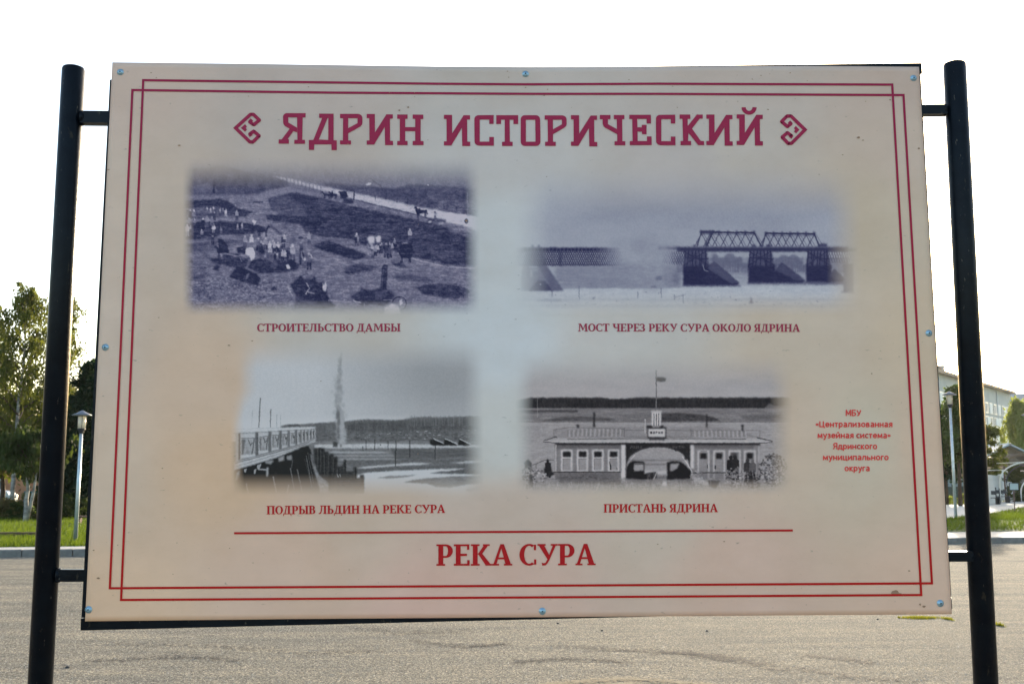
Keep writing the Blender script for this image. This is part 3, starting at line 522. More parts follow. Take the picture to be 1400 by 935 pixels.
        for a, b, d, e in gl: c.rect(x+min(a, d), 589.6+min(b, e), x+max(a, d), 589.6+max(b, e), .12)
        x += 3.6
    c.rect(891, 562, 903.6, 582, .85, .2); c.rect(889.8, 561.5, 905, 563.5, .7, .2)
    for q in (894.2, 897.4, 900.5): c.rect(q-.5, 565, q+.5, 582, .15)
    c.line([(882, 574), (882, 592)], 1.0, .82); c.oval(882, 573.5, 1, 1.2, .8, n=8)
    # people, shrubs, grass
    c.figure(749, 652, 24, .1, .1, .12); c.poly([(744, 640), (748, 634), (753, 636), (755, 645), (759, 647), (752, 652), (744, 650)], .11, .3); c.line([(728, 636), (745, 628.5), (757, 629)], .9, .28); c.line([(733, 634), (733, 645)], .7, .3, .8); c.line([(745, 644), (716, 652)], .6, .3, .6)
    gr = np.clip((c.Y-(653+2*c.noise(10, 300, 2)))/3, 0, 1)*.9; c.a = c.a*(1-gr)+gr*(.52+.16*c.noise(4, 1.6, 3, .8)+.10*np.clip((c.Y-662)/8, 0, 1))
    c.poly([(765, 652), (800, 649), (849, 656), (849, 662), (765, 660)], .34, 1.5, .8, .12*c.noise(3, 2, 2))
    def bush(x0, y0, x1, y1, n, lo, hi):
        for _ in range(n):
            a = R.uniform(0, 6.28); q = R.random()**.5; x = (x0+x1)/2+q*math.cos(a)*(x1-x0)/2; y = (y0+y1)/2+q*math.sin(a)*(y1-y0)/2
            c.oval(x, y, R.uniform(.8, 2), R.uniform(.7, 1.7), R.uniform(lo, hi), 0, .85, 6)
    bush(714, 630, 730, 668, 80, .08, .5); c.poly([(717, 632), (722, 628), (726, 632), (727, 640), (722, 636), (718, 640)], .15, .5); bush(724, 642, 748, 660, 70, .12, .85); c.rect(724, 648, 728, 666, .12, 1, .8)
    c.figure(999, 655, 32, .08, .1, .1); c.figure(1005, 655, 33, .12, .1, .12); c.rect(999, 619, 1008, 623, .25, .4, .7)
    c.figure(1022, 658, 31, .2, .1, .18); c.figure(1029, 655, 27, .35, .1, .4)
    bush(992, 638, 1020, 666, 150, .2, .72); bush(1038, 620, 1076, 664, 300, .1, .5); bush(1040, 636, 1074, 664, 120, .3, .78); bush(1018, 644, 1040, 668, 100, .1, .55); c.rect(1024, 650, 1030, 662, .1, 1, .7)
    bush(944, 642, 962, 664, 40, .4, .75); c.poly([(945, 650), (958, 654), (972, 662), (965, 664), (950, 657)], .72, .6, .8); c.poly([(968, 657), (985, 657), (978, 668), (970, 664)], .15, 1, .85); c.poly([(904, 664), (907, 658), (911, 658), (912, 665)], .8, .5)
    for k in range(200):
        x = R.uniform(715, 1076); c.line([(x, 670), (x+R.uniform(-4, 4), 658+R.uniform(-2, 6))], .6, R.uniform(.25, .85), .5)
    c.warp(.35, 2.6); c.a = c.a*1.08+.03*(c.Y > 559)+.025*c.noise(1.3, 1.3, 1)+.03*c.noise(30, 8, 3)+.045*np.clip((c.Y-560)/10, 0, 1)*c.noise(4, 2, 3); low = np.clip((c.Y-542)/6, 0, 1); c.a = c.a*(1-low)+low*np.clip(.52+(c.a-.52)*1.25, 0, 1.02)
    al = np.clip((c.X-704)/26, 0, 1)*np.clip((1084-c.X)/32, 0, 1)*np.clip((c.Y-482)/46, 0, 1)*np.clip((678-c.Y)/24, 0, 1)
    return c, al, (27, 25, 29), (178, 177, 181)

# ================================================================ ground and terrain
asph = mat('asphalt_dusty', rough=1.0, spec=.05)
N = asph.node_tree; L = N.links; b = N.nodes['Principled BSDF']
tc = N.nodes['Texture Coordinate']
def noise(N, L, sc, det, vec, st=None, rough=.6):
    n = N.nodes.new('ShaderNodeTexNoise'); n.inputs['Scale'].default_value = sc; n.inputs['Detail'].default_value = det; n.inputs['Roughness'].default_value = rough
    if st:
        mp = N.nodes.new('ShaderNodeMapping'); mp.inputs['Scale'].default_value = st; L.new(vec, mp.inputs[0]); vec = mp.outputs[0]
    L.new(vec, n.inputs[0]); return n.outputs[0]
def ramp(N, L, src, stops):
    r = N.nodes.new('ShaderNodeValToRGB'); L.new(src, r.inputs[0]); e = r.color_ramp.elements
    for i, (p, c) in enumerate(stops):
        q = e[i] if i < 2 else e.new(p); q.position = p; q.color = (*c, 1)
    return r.outputs[0]
def mixc(N, L, f, a, c, mode='MIX'):
    m = N.nodes.new('ShaderNodeMix'); m.data_type = 'RGBA'; m.blend_type = mode
    if isinstance(f, float): m.inputs[0].default_value = f
    else: L.new(f, m.inputs[0])
    for s_, v in ((6, a), (7, c)):
        if isinstance(v, tuple): m.inputs[s_].default_value = (*v, 1)
        else: L.new(v, m.inputs[s_])
    return m.outputs[2]
ob = tc.outputs['Object']
sand = ramp(N, L, noise(N, L, 1.1, 7, ob, (.3, 2.2, 1), .72), ((.38, (.150, .142, .124)), (.64, (.240, .215, .170))))
dark = ramp(N, L, noise(N, L, 1.6, 8, ob, (.25, 1.5, 1), .78), ((.53, (0, 0, 0)), (.72, (1, 1, 1))))
c1 = mixc(N, L, dark, sand, (.095, .095, .094))
fine = ramp(N, L, noise(N, L, 42, 4, ob, None, .8), ((.38, (.5, .5, .5)), (.5, (1, 1, 1)), (.62, (1.6, 1.56, 1.48))))
c2 = mixc(N, L, 1.0, c1, fine, 'MULTIPLY')
vo = N.nodes.new('ShaderNodeTexVoronoi'); vo.inputs['Scale'].default_value = 88; L.new(ob, vo.inputs['Vector']); sr = N.nodes.new('ShaderNodeSeparateColor'); L.new(vo.outputs['Color'], sr.inputs[0])
grain = ramp(N, L, sr.outputs[0], ((0, (.32, .32, .33)), (.16, (.66, .66, .66)), (.30, (1, 1, 1)), (.80, (1.05, 1.04, 1.02)), (.93, (2.3, 2.2, 2.0))))
c2 = mixc(N, L, 1.0, c2, grain, 'MULTIPLY')
L.new(c2, b.inputs['Base Color'])
bp = N.nodes.new('ShaderNodeBump'); bp.inputs['Strength'].default_value = .9; bp.inputs['Distance'].default_value = .013
L.new(noise(N, L, 55, 5, ob, None, .75), bp.inputs['Height']); L.new(bp.outputs[0], b.inputs['Normal'])
g = B(); g.face([(-1500, -300, -.02), (1500, -300, -.02), (1500, 3000, -.02), (-1500, 3000, -.02)])
far_m = mat('far_grass', (.06, .09, .02), .9, var=(.10, .12, .04), scale=.3)
g.build('ground', far_m, None, 'structure')
g = B(); g.face([(-60, -30, 0), (60, -30, 0), (60, 31, 0), (-60, 20.5, 0)][:2]+[(60, 35, 0), (-60, 16, 0)]); g.build('asphalt_yard', asph, None, 'structure')

# kerb line from left to right in the photo; everything beyond it stands KH higher and rises a little to the right
KH = .15
kl, kr = at_z(30, 761), at_z(1365, 742.3)
kd = (kr-kl); kd.z = 0; kd.normalize(); kn = Vector((-kd.y, kd.x, 0))       # kn points away from the camera
def K(s, d, z=0.0): p = kl+kd*s+kn*d; return (p.x, p.y, z)
SL = (kr-kl).length
concrete = mat('kerb_concrete', (.13, .13, .12), .85, var=(.21, .205, .19), scale=6, bump=.4)
pave_m = mat('pavement_slab', (.36, .34, .31), .85, var=(.48, .45, .40), scale=4, bump=.4)
ks = thing('kerb', 'long grey concrete kerb edging the asphalt yard', 'kerb')
seg = B(); seg.v = []
for dx, dz in ((0, -.05), (0, KH-.02), (.02, KH), (.18, KH), (.18, -.05)):
    seg.v.append((0, dx, dz)); seg.v.append((.98, dx, dz))
seg.f = [(0, 1, 3, 2), (2, 3, 5, 4), (4, 5, 7, 6), (6, 7, 9, 8), (0, 2, 4, 6, 8), (1, 9, 7, 5, 3)]; seg.smooth = [False]*6
segm = seg.mesh('kerb_stone'); segm.materials.append(concrete); ang = math.atan2(kd.y, kd.x)
for i in range(-12, int(SL)+16):
    o = bpy.data.objects.new('kerb_stone', segm); COL.objects.link(o); o.parent = ks
    p = K(i, 0); o.location = (p[0], p[1], random.uniform(-.006, .006)); o.rotation_euler = (0, 0, ang+random.uniform(-.004, .004))
def pave_w(s): return .9+1.9*max(0, min(1, s/SL))**1.5
g = B()
for i in range(-14, int(SL)+18, 2):
    g.face([K(i, .18, KH-.012), K(i+2, .18, KH-.012), K(i+2, .18+pave_w(i+2), KH-.008), K(i, .18+pave_w(i), KH-.008)])
g.build('pavement', pave_m, None, 'structure')
def tz(s, d):                                                    # terrain height beyond the pavement
    t = max(0, min(1, (s-SL*.55)/(SL*.4))); return KH-.02+t*.24*min(1, max(0, d-pave_w(s))/3)+t*.08*min(1, d/30)
grass_m = mat('grass_soil', (.03, .065, .006), .9, var=(.07, .11, .012), scale=2.2, detail=8, trans=None)
V = []; F = []
ns, nd = 70, 40
for j in range(nd+1):
    for i in range(ns+1):
        s = -16+(SL+40)*i/ns; d0 = .18+pave_w(s); d = d0+(j/nd)**2*110; V.append(K(s, d, tz(s, d)))
for j in range(nd):
    for i in range(ns): a = j*(ns+1)+i; F.append((a, a+1, a+ns+2, a+ns+1))
me = np_mesh('lawn', V, F); me.polygons.foreach_set('use_smooth', [True]*len(me.polygons)); link('lawn', me, grass_m, None, 'structure')
def sd_of(p): q = Vector((p[0], p[1], 0))-Vector((kl.x, kl.y, 0)); return q.dot(kd), q.dot(kn)
def gz(x, y): s, d = sd_of((x, y)); return tz(s, d)
def onland(px, py):                                              # line of sight meets the terrain
    p = at_z(px, py, KH)
    for _ in range(8): p = at_z(px, py, gz(p.x, p.y))
    return p
# path of pale gravel crossing the lawn at the right
path_m = mat('path_gravel', (.40, .38, .34), .9, var=(.54, .51, .46), scale=9, bump=.5)
near = [onland(x, y) for x, y in ((1180, 722), (1240, 716), (1295, 710), (1330, 707.5), (1358, 702), (1400, 693.5), (1450, 686))]
farr = [onland(x, y) for x, y in ((1150, 696), (1230, 693), (1293, 690.6), (1330, 690), (1356, 689), (1400, 681), (1450, 676))]
g = B()
for i in range(6):
    for k in range(4):
        q = []
        for a, t in ((i, k/4), (i+1, k/4), (i+1, (k+1)/4), (i, (k+1)/4)):
            p = near[a].lerp(farr[a], t); q.append((p.x, p.y, gz(p.x, p.y)+.03))
        g.face(q, True)
g.build('path', path_m, None, 'structure')
def in_path(x, y):
    for i in range(6):
        poly = [near[i], near[i+1], farr[i+1], farr[i]]; c = False
        for a in range(4):
            p, q = poly[a], poly[(a+1) % 4]
            if (p.y > y) != (q.y > y) and x < (q.x-p.x)*(y-p.y)/(q.y-p.y)+p.x: c = not c
        if c: return True
    return False
# grass blades
rng = np.random.default_rng(4)
def blades(name, n, pick, h0, h1, w0, m):
    V = []; F = []; k = 0
    while k < n:
        p = pick()
        if p is None: continue
        x, y, z = p; h = rng.uniform(h0, h1); a = rng.uniform(0, 6.28); l = rng.uniform(0, h*.6); wd = w0*rng.uniform(.6, 1.3)
        ca, sa = math.cos(a), math.sin(a); b_ = rng.uniform(0, 6.28)
        V += [(x-ca*wd, y-sa*wd, z), (x+ca*wd, y+sa*wd, z), (x+math.cos(b_)*l, y+math.sin(b_)*l, z+h)]; F.append((3*k, 3*k+1, 3*k+2)); k += 1
    return link(name, np_mesh(name, V, F), m, None, 'stuff')
blade_m = mat('grass_blades', (.03, .07, .006), .75, spec=.15, var=(.07, .11, .014), scale=1.3, trans=(.12, .17, .012))
def pick_grass():
    if rng.random() < .8:
        px = rng.uniform(-25, 150) if rng.random() < .45 else rng.uniform(1280, 1430); py = 655+ (rng.random()**.8)*100
        try: p = onland(px, py)
        except Exception: return None
        s, d = sd_of(p)
    else:
        s, d = rng.uniform(-6, SL+8), rng.uniform(1, 30); p = Vector(K(s, d))
    if d < .2+pave_w(s)+rng.uniform(-.05, .03) or d > 60 or in_path(p.x, p.y): return None
    return p.x, p.y, gz(p.x, p.y)-.01
blades('grass_blades', 52000, pick_grass, .05, .17, .012, blade_m)['label'] = 'bright sunlit green grass growing on the lawn'
# small weeds and moss breaking through the asphalt
moss = mat('moss', (.05, .07, .012), .8, spec=.1, var=(.15, .15, .02), scale=20, trans=(.26, .26, .02))
def clump(px0, px1, py, n, h, label):
    a, b_ = at_z(px0, py), at_z(px1, py)
    def pk():
        t = np.clip(rng.normal(.5, .24), 0, 1); p = a.lerp(b_, t); return p.x, p.y+rng.normal(0, .05)*(1.2-abs(t-.5)), 0
    o = blades('weed_patch', n, pk, h*.4, h, .005, moss); del o['kind']; tag(o, label, 'weed'); return o
clump(1229, 1284, 844.5, 700, .028, 'flat green weed patch on the asphalt below the lower right corner of the board')
clump(1291, 1301, 846, 160, .03, 'tiny weed tuft on the asphalt just right of the wide weed patch')
clump(1364, 1371, 855, 90, .05, 'lone small weed on the asphalt right of the right post')
# stones
stone_m = mat('dark_stone', (.035, .033, .03), .8, var=(.07, .065, .06), scale=30)
def pebble(bb, c, r, seed):
    rr = random.Random(seed); k = len(bb.v)
    for d in ((1, 0, 0), (-1, 0, 0), (0, 1, 0), (0, -1, 0), (0, 0, 1), (0, 0, -1), (.6, .6, .5), (-.6, .5, .6), (.5, -.6, .5)):
        q = rr.uniform(.75, 1.25); bb.v.append((c[0]+d[0]*r*q, c[1]+d[1]*r*q, c[2]+d[2]*r*q*.7))
    return k
def hull_stone(name, px, py, r, label, m=None):
    c = at_z(px, py, r*.4); bm = bmesh.new(); rr = random.Random(int(px))
    for _ in range(26):
        v = Vector((rr.gauss(0, 1), rr.gauss(0, 1), rr.gauss(0, 1))).normalized(); bm.verts.new((v.x*r*1.25, v.y*r*rr.uniform(.9, 1.1), v.z*r*.7))
    bmesh.ops.convex_hull(bm, input=bm.verts); me = bpy.data.meshes.new(name); bm.to_mesh(me); bm.free()
    o = link(name, me, m or stone_m); o.location = c; return tag(o, label, 'stone', 'loose stones on the asphalt')
hull_stone('stone', 92.5, 911.5, .017, 'dark stone on the asphalt beside the left post')
hull_stone('stone', 763, 851.5, .014, 'dark pebble close below the middle of the board')
hull_stone('stone', 966.5, 862, .013, 'dark pebble on bare asphalt right of the middle')
hull_stone('stone', 1200, 846, .012, 'dark pebble left of the weed patch')
hull_stone('stone', 823, 861.5, .011, 'tiny pebble below the board between two larger pebbles')
V = []; F = []
for k in range(15000):
    px = rng.uniform(-60, 1460); py = 735+rng.random()**.7*215; 
    if py < 762: py = rng.uniform(845, 950)
    p = at_z(px, py); r = rng.uniform(.0025, .0065)*(1 if rng.random() < .95 else 1.8); a = rng.uniform(0, 2.1); z0 = r*.3
    for q in range(3): V.append((p.x+r*math.cos(a+q*2.1), p.y+r*math.sin(a+q*2.1), z0-r*.5))
    V.append((p.x+rng.uniform(-.4, .4)*r, p.y, z0+r*.7)); i = 4*k; F += [(i, i+1, i+3), (i+1, i+2, i+3), (i+2, i, i+3)]
grit = link('gravel', np_mesh('gravel', V, F), mat('grit', (.30, .28, .25), .5, var=(.40, .37, .30), scale=60, spec=.4), None, 'stuff'); grit['label'] = 'fine loose grit scattered over the asphalt'

# dark broken cracks and a drift of pale sand on the asphalt
def scatter(name, lines, n, spread, r0, r1, m, label, flat=.4):
    V = []; F = []
    for k in range(n):
        ln_ = lines[k % len(lines)]; t = rng.random()*(len(ln_)-1); i = int(t); x = ln_[i][0]+(ln_[i+1][0]-ln_[i][0])*(t-i); y = ln_[i][1]+(ln_[i+1][1]-ln_[i][1])*(t-i)
        p = at_z(x+rng.normal(0, 6), y+rng.normal(0, spread)*(.35+.9*abs(math.sin(x*.037+y*.3)*math.sin(x*.11+1)))); r = rng.uniform(r0, r1); a = rng.uniform(0, 6.3); zz = .0035+rng.uniform(0, .002); j = 4*k
        for q in range(4): V.append((p.x+r*rng.uniform(.5, 1.8)*math.cos(a+q*1.57)*1.5, p.y+r*rng.uniform(.4, 1.2)*math.sin(a+q*1.57), zz))
        F.append((j, j+1, j+2, j+3))
    o = link(name, np_mesh(name, V, F), m, None, 'stuff'); o['label'] = label; return o
scatter('tar_flakes', [[(760, 882), (860, 889), (960, 894), (1010, 900)], [(940, 893), (1000, 903), (1080, 917)], [(1080, 912), (1160, 925), (1260, 932)], [(800, 886), (930, 892), (1020, 903)], [(900, 890), (960, 894), (1060, 908)], [(1100, 896), (1150, 900), (1190, 906)], [(120, 905), (240, 897), (330, 902)], [(150, 880), (300, 884), (420, 893), (520, 890)], [(560, 876), (640, 884), (700, 880)], [(480, 858), (560, 866), (640, 862)], [(700, 905), (780, 900), (860, 905)]], 3900, 2.6, .004, .013, mat('tar', (.038, .039, .045), .9, spec=.1), 'dark broken tar cracks running across the asphalt')
scatter('sand_grains', [[(740, 936), (800, 931), (860, 928), (920, 932), (980, 937)], [(780, 939), (860, 936), (950, 940)]], 3800, 2.0, .004, .010, mat('pale_sand', (.34, .28, .19), .95, spec=.1), 'pale drift of sand on the asphalt at the bottom of the photo')

# ================================================================ the information board
board = thing('information_board', 'large beige history board with four old photographs in a black steel frame between two posts', 'information board')
pm = mat('steel_black', (.0015, .003, .006), .30, 0, .12, var=(.004, .007, .011), scale=14, bump=.12, bscale=60)
pm.node_tree.nodes['Principled BSDF'].inputs['Coat Weight'].default_value = .0; pm.node_tree.nodes['Principled BSDF'].inputs['Coat Roughness'].default_value = .2
N = pm.node_tree; L = N.links; b_ = N.nodes['Principled BSDF']; ob_ = N.nodes['Texture Coordinate'].outputs['Object']
chip = ramp(N, L, noise(N, L, 34, 4, ob_, (1, 1, .45), .65), ((.66, (0, 0, 0)), (.71, (1, 1, 1))))
chip2 = ramp(N, L, noise(N, L, 120, 2, ob_, (1, 1, .3), .5), ((.70, (0, 0, 0)), (.76, (1, 1, 1))))
src = b_.inputs['Base Color'].links[0].from_socket
cm = mixc(N, L, chip2, mixc(N, L, chip, src, (.028, .024, .018)), (.06, .055, .045)); L.new(cm, b_.inputs['Base Color'])
def post(px0, py0, px1, py1, R_):
    a, b_ = at_y(px0, py0, .03), at_y(px1, py1, .03); d = (a-b_).normalized(); base = b_+d*((-.3-b_.z)/d.z)
    q = B(); n = 40
    prof = [(R_, 0), (R_, (a-base).length-.012), (R_-.003, (a-base).length-.004), (R_*.7, (a-base).length), (0.002, (a-base).length+.002)]
    q.lathe(base, prof, n, d.to_track_quat('Z', 'Y').to_matrix()); return q.build('post', pm, board), a, b_
post(100.7, 92, 55, 935, .0405); post(1304.8, 86, 1347.9, 935, .0412)
def rod(name, x0, ya, x1, yb, hh, y=.025):
    """short square tube with weld seams between post and frame"""
    a, b_ = at_y(x0, ya, y), at_y(x1, yb, y); q = B(); d = (b_-a); L_ = d.length; d.normalize()
    M = Matrix((d, Vector((0, 1, 0)), d.cross(Vector((0, 1, 0))))).transposed()
    q.box((a+b_)/2, (L_/2, .02, hh), M); o = q.build(name, pm, board)
    e = B(); e.lathe(a+d*.0, [(hh*1.28, 0), (hh*1.2, .008), (hh*.95, .014)], 16, d.to_track_quat('Z', 'Y').to_matrix()); e.build('weld', pm, o)
    return o
rod('bracket', 112, 162, 160, 162.5, .0222); rod('bracket', 79, 786, 125, 786, .0205)
rod('bracket', 1292, 151.5, 1250, 152, .0182); rod('bracket', 1328, 760, 1290, 760, .0178)
def rail(p, q, wd, y0=.005, y1=.045):
    """square tube of the frame from p to q (print units)"""
    a, b_ = at_y(*p, (y0+y1)/2), at_y(*q, (y0+y1)/2); d = b_-a; L_ = d.length; d.normalize()
    M = Matrix((d, Vector((0, 1, 0)), d.cross(Vector((0, 1, 0))))).transposed()
    bb = B(); bb.box((a+b_)/2, (L_/2, (y1-y0)/2, wd/2), M); return bb.build('frame_rail', pm, board)
w_ = 7.6
rail((158, 110), (1257.5, 96.2), .04); rail((113.3, 852.2), (1298, 823.5), .04)
rail((160, 112), (122, 843), .039, .006, .044); rail((1249, 106), (1290, 815), .039, .006, .044); rail((703, 108), (706, 832), .039, .006, .044)
# panel: a thin composite sheet, its edge points measured
edge_top = [(153.5, 85.5), (350, 87.7), (600, 91.2), (718, 91.9), (900, 91.4), (1100, 90.4), (1256.5, 91.8)]
edge_bot = [(116.3, 848.9), (400, 845.8), (700, 843.6), (1000, 841.4), (1301.4, 839.2)]
def lerp_edge(E_, t):
    x = E_[0][0]+t*(E_[-1][0]-E_[0][0])
    for (xa, ya), (xb, yb) in zip(E_[:-1], E_[1:]):
        if x <= xb+1e-6: return x, ya+(yb-ya)*(x-xa)/(xb-xa)
    return E_[-1]
nx_, ny_ = 150, 100
nrng = np.random.default_rng(2)
def grid_noise(w2, h2, sx, sy, rg):
    g_ = rg.random((int(h2/sy)+3, int(w2/sx)+3)); xs, ys = np.arange(w2)/sx, np.arange(h2)/sy; xi, yi = xs.astype(int), ys.astype(int); fx, fy = xs-xi, ys-yi
    fx = fx*fx*(3-2*fx); fy = fy*fy*(3-2*fy); r0 = g_[yi][:, xi]*(1-fx)+g_[yi][:, xi+1]*fx; r1 = g_[yi+1][:, xi]*(1-fx)+g_[yi+1][:, xi+1]*fx
    return (r0*(1-fy)[:, None]+r1*fy[:, None])*2-1
# the printed parchment tone, in print units
ANCH = [(160, 95, 172, 160, 148), (420, 100, 164, 157, 149), (700, 100, 163, 160, 153), (1000, 100, 164, 157, 148), (1245, 100, 165, 154, 143),
        (150, 280, 174, 164, 150), (235, 300, 170, 161, 148), (680, 200, 166, 168, 166), (682, 330, 170, 178, 180), (1200, 300, 168, 160, 142), (1250, 200, 168, 158, 144),
        (140, 470, 174, 164, 150), (280, 520, 178, 162, 142), (450, 445, 168, 168, 162), (680, 460, 172, 182, 186), (850, 450, 168, 170, 166), (1120, 450, 172, 164, 148), (1262, 460, 174, 163, 142),
        (300, 640, 180, 160, 134), (685, 600, 172, 178, 176), (1100, 600, 174, 162, 144), (1180, 600, 170, 166, 148), (1270, 600, 178, 162, 142), (135, 650, 178, 166, 148),
        (130, 830, 184, 165, 140), (400, 760, 179, 161, 143), (480, 700, 174, 162, 146), (700, 710, 172, 162, 150), (700, 780, 178, 158, 144), (900, 700, 172, 164, 150), (1000, 780, 178, 160, 145), (1280, 820, 180, 162, 144), (600, 830, 180, 157, 143), (400, 200, 162, 157, 150), (1000, 200, 165, 162, 154), (950, 215, 162, 160, 156)]
xs = np.linspace(0, 1, nx_+1); PX = np.zeros((ny_+1, nx_+1)); PY = PX.copy(); V = []
for j in range(ny_+1):
    for i in range(nx_+1):
        xt, yt = lerp_edge(edge_top, i/nx_); xb, yb = lerp_edge(edge_bot, i/nx_); t = j/ny_
        px, py = xt+(xb-xt)*t, yt+(yb-yt)*t; PX[j, i], PY[j, i] = px, py; p = at_y(px, py, 0); V.append(p)
num = np.zeros(PX.shape+(3,)); den = np.zeros(PX.shape)
for ax_, ay_, r_, g_, b_ in ANCH:
    wgt = 1/((((PX-ax_)/1.1)**2+(PY-ay_)**2)/90**2+.08)**2; num += wgt[..., None]*np.array((r_, g_, b_)); den += wgt
tone = num/den[..., None]
mot = .5*grid_noise(nx_+1, ny_+1, 22, 16, nrng)+.3*grid_noise(nx_+1, ny_+1, 9, 7, nrng)+.2*grid_noise(nx_+1, ny_+1, 3, 2.5, nrng)
tone = tone+np.array((1, 2.5, 6))+mot[..., None]*np.array((4, 4.5, 6))
colr = np.array([ink(tuple(t_), .004) for t_ in tone.reshape(-1, 3)])
F = []
for j in range(ny_):
    for i in range(nx_): a = j*(nx_+1)+i; F.append((a, a+nx_+1, a+nx_+2, a+1))
nf = len(V); V = [tuple(p) for p in V]
ring = [i for i in range(nx_+1)]+[j*(nx_+1)+nx_ for j in range(1, ny_+1)]+[ny_*(nx_+1)+i for i in range(nx_-1, -1, -1)]+[j*(nx_+1) for j in range(ny_-1, 0, -1)]
for r_ in ring: V.append((V[r_][0], V[r_][1]+.004, V[r_][2]))
for k in range(len(ring)):
    k2 = (k+1) % len(ring); F.append((ring[k], ring[k2], nf+k2, nf+k))
F.append((ring[0], nf, nf, nf)) if False else None
me = np_mesh('panel', V, F)
cb = [nf, nf+nx_, nf+nx_+ny_, nf+2*nx_+ny_]
bm = bmesh.new(); bm.from_mesh(me); bm.verts.ensure_lookup_table(); bm.faces.new([bm.verts[nf+k] for k in range(len(ring))]); bm.to_mesh(me); bm.free()
at = me.color_attributes.new('ink', 'FLOAT_COLOR', 'POINT'); ca = np.ones((len(me.vertices), 4), np.float32); ca[:nf, :3] = colr; ca[nf:, :3] = (.05, .05, .05); at.data.foreach_set('color', ca.ravel())
def paper_net(m, attr):
    N = m.node_tree; L = N.links; ob = N.nodes['Texture Coordinate'].outputs['Object']
    an = N.nodes.new('ShaderNodeAttribute'); an.attribute_name = attr
    m1 = mixc(N, L, 1.0, an.outputs['Color'], ramp(N, L, noise(N, L, 5, 8, ob, (1, 1, 1.6), .7), ((.35, (.96, .945, .93)), (.55, (1, 1, 1)), (.72, (1.04, 1.04, 1.03)))), 'MULTIPLY')
    st = ramp(N, L, noise(N, L, 26, 3, ob, (1, 1, 2.2), .6), ((.67, (0, 0, 0)), (.75, (1, 1, 1))))
    m2 = mixc(N, L, st, m1, mixc(N, L, .45, m1, (.16, .12, .09)))
    sp = ramp(N, L, noise(N, L, 90, 2, ob, None, .5), ((.73, (0, 0, 0)), (.79, (1, 1, 1))))
    m3 = mixc(N, L, sp, m2, mixc(N, L, .5, m2, (.12, .09, .07)))
    b = N.nodes['Principled BSDF']; bp = N.nodes.new('ShaderNodeBump'); bp.inputs['Strength'].default_value = .05; bp.inputs['Distance'].default_value = .01; L.new(noise(N, L, 2.5, 2, ob), bp.inputs['Height']); L.new(bp.outputs[0], b.inputs['Normal'])
    return N, L, b, m3
pan_m = mat('printed_parchment', (.6, .5, .4), .42, spec=.2)
N, L, b, m3 = paper_net(pan_m, 'ink'); L.new(m3, b.inputs['Base Color'])
panel = link('panel', me, pan_m, board)

# the four old photographs, printed with feathered edges
pr_m = mat('photo_ink', rough=.42, spec=.2); N, L, b, m3 = paper_net(pr_m, 'paper')
an = N.nodes.new('ShaderNodeAttribute'); an.attribute_name = 'ink'; L.new(mixc(N, L, an.outputs['Alpha'], m3, an.outputs['Color']), b.inputs['Base Color'])
def paper_tone(X, Y):
    """tone of the bare sheet under any spot of the print"""
    tx, ty = np.array(edge_top).T; bx, by = np.array(edge_bot).T; u = (X-150)/1110; v = (Y-90)/750
    for _ in range(6):
        xt = tx[0]+(tx[-1]-tx[0])*u; xb = bx[0]+(bx[-1]-bx[0])*u; yt = np.interp(xt, tx, ty); yb = np.interp(xb, bx, by); v = (Y-yt)/(yb-yt); u = (X-(tx[0]*(1-v)+bx[0]*v))/((tx[-1]-tx[0])*(1-v)+(bx[-1]-bx[0])*v)
    gx, gy = u*nx_, v*ny_; i, j = gx.astype(int), gy.astype(int); fx, fy = (gx-i)[..., None], (gy-j)[..., None]; G_ = colr.reshape(ny_+1, nx_+1, 3)
    return G_[j, i]*(1-fx)*(1-fy)+G_[j, i+1]*fx*(1-fy)+G_[j+1, i]*(1-fx)*fy+G_[j+1, i+1]*fx*fy
def print_photo(fn, label):
    c, al, lo, hi = fn(); t = np.clip(c.a, 0, 1)[..., None]; rgb = (np.array(lo)*(1-t)+np.array(hi)*t)/255
    lr = np.clip(np.where(rgb <= .04045, rgb/12.92, ((rgb+.055)/1.055)**2.4)/np.array(KB)-.010, .004, .95)
    h, w2 = c.a.shape; D = np.array(fw)[None, None]+((c.X-700)/FOC)[..., None]*np.array(RT)-((c.Y-467.5)/FOC)[..., None]*np.array(UP)
    P_ = np.array(CAM)+D*((-.0005-CAM.y)/D[..., 1])[..., None]
    idx = np.arange(h*w2).reshape(h, w2); Fq = np.stack([idx[:-1, :-1], idx[1:, :-1], idx[1:, 1:], idx[:-1, 1:]], -1).reshape(-1, 4)
    me = np_mesh('printed_photograph', P_.reshape(-1, 3), Fq); at = me.color_attributes.new('ink', 'FLOAT_COLOR', 'POINT')
    sm = .6*al+.4*al*al*(3-2*al); at.data.foreach_set('color', np.concatenate([lr, sm[..., None]], -1).astype(np.float32).ravel())
    pt = paper_tone(c.X, c.Y); a2 = me.color_attributes.new('paper', 'FLOAT_COLOR', 'POINT'); a2.data.foreach_set('color', np.concatenate([pt, np.ones(pt.shape[:2]+(1,))], -1).astype(np.float32).ravel())
    o = link('printed_photograph', me, pr_m, panel); o['label'] = label; return o
print_photo(paint_dam, 'blue toned print of workers, horses and carts digging earth')
print_photo(paint_bridge, 'blue toned print of a truss bridge over a snowy river')
print_photo(paint_icefield, 'grey print of a wooden boardwalk, ice floes and a tall spray')
print_photo(paint_pier, 'grey print of a long wooden landing pavilion with a flag mast')

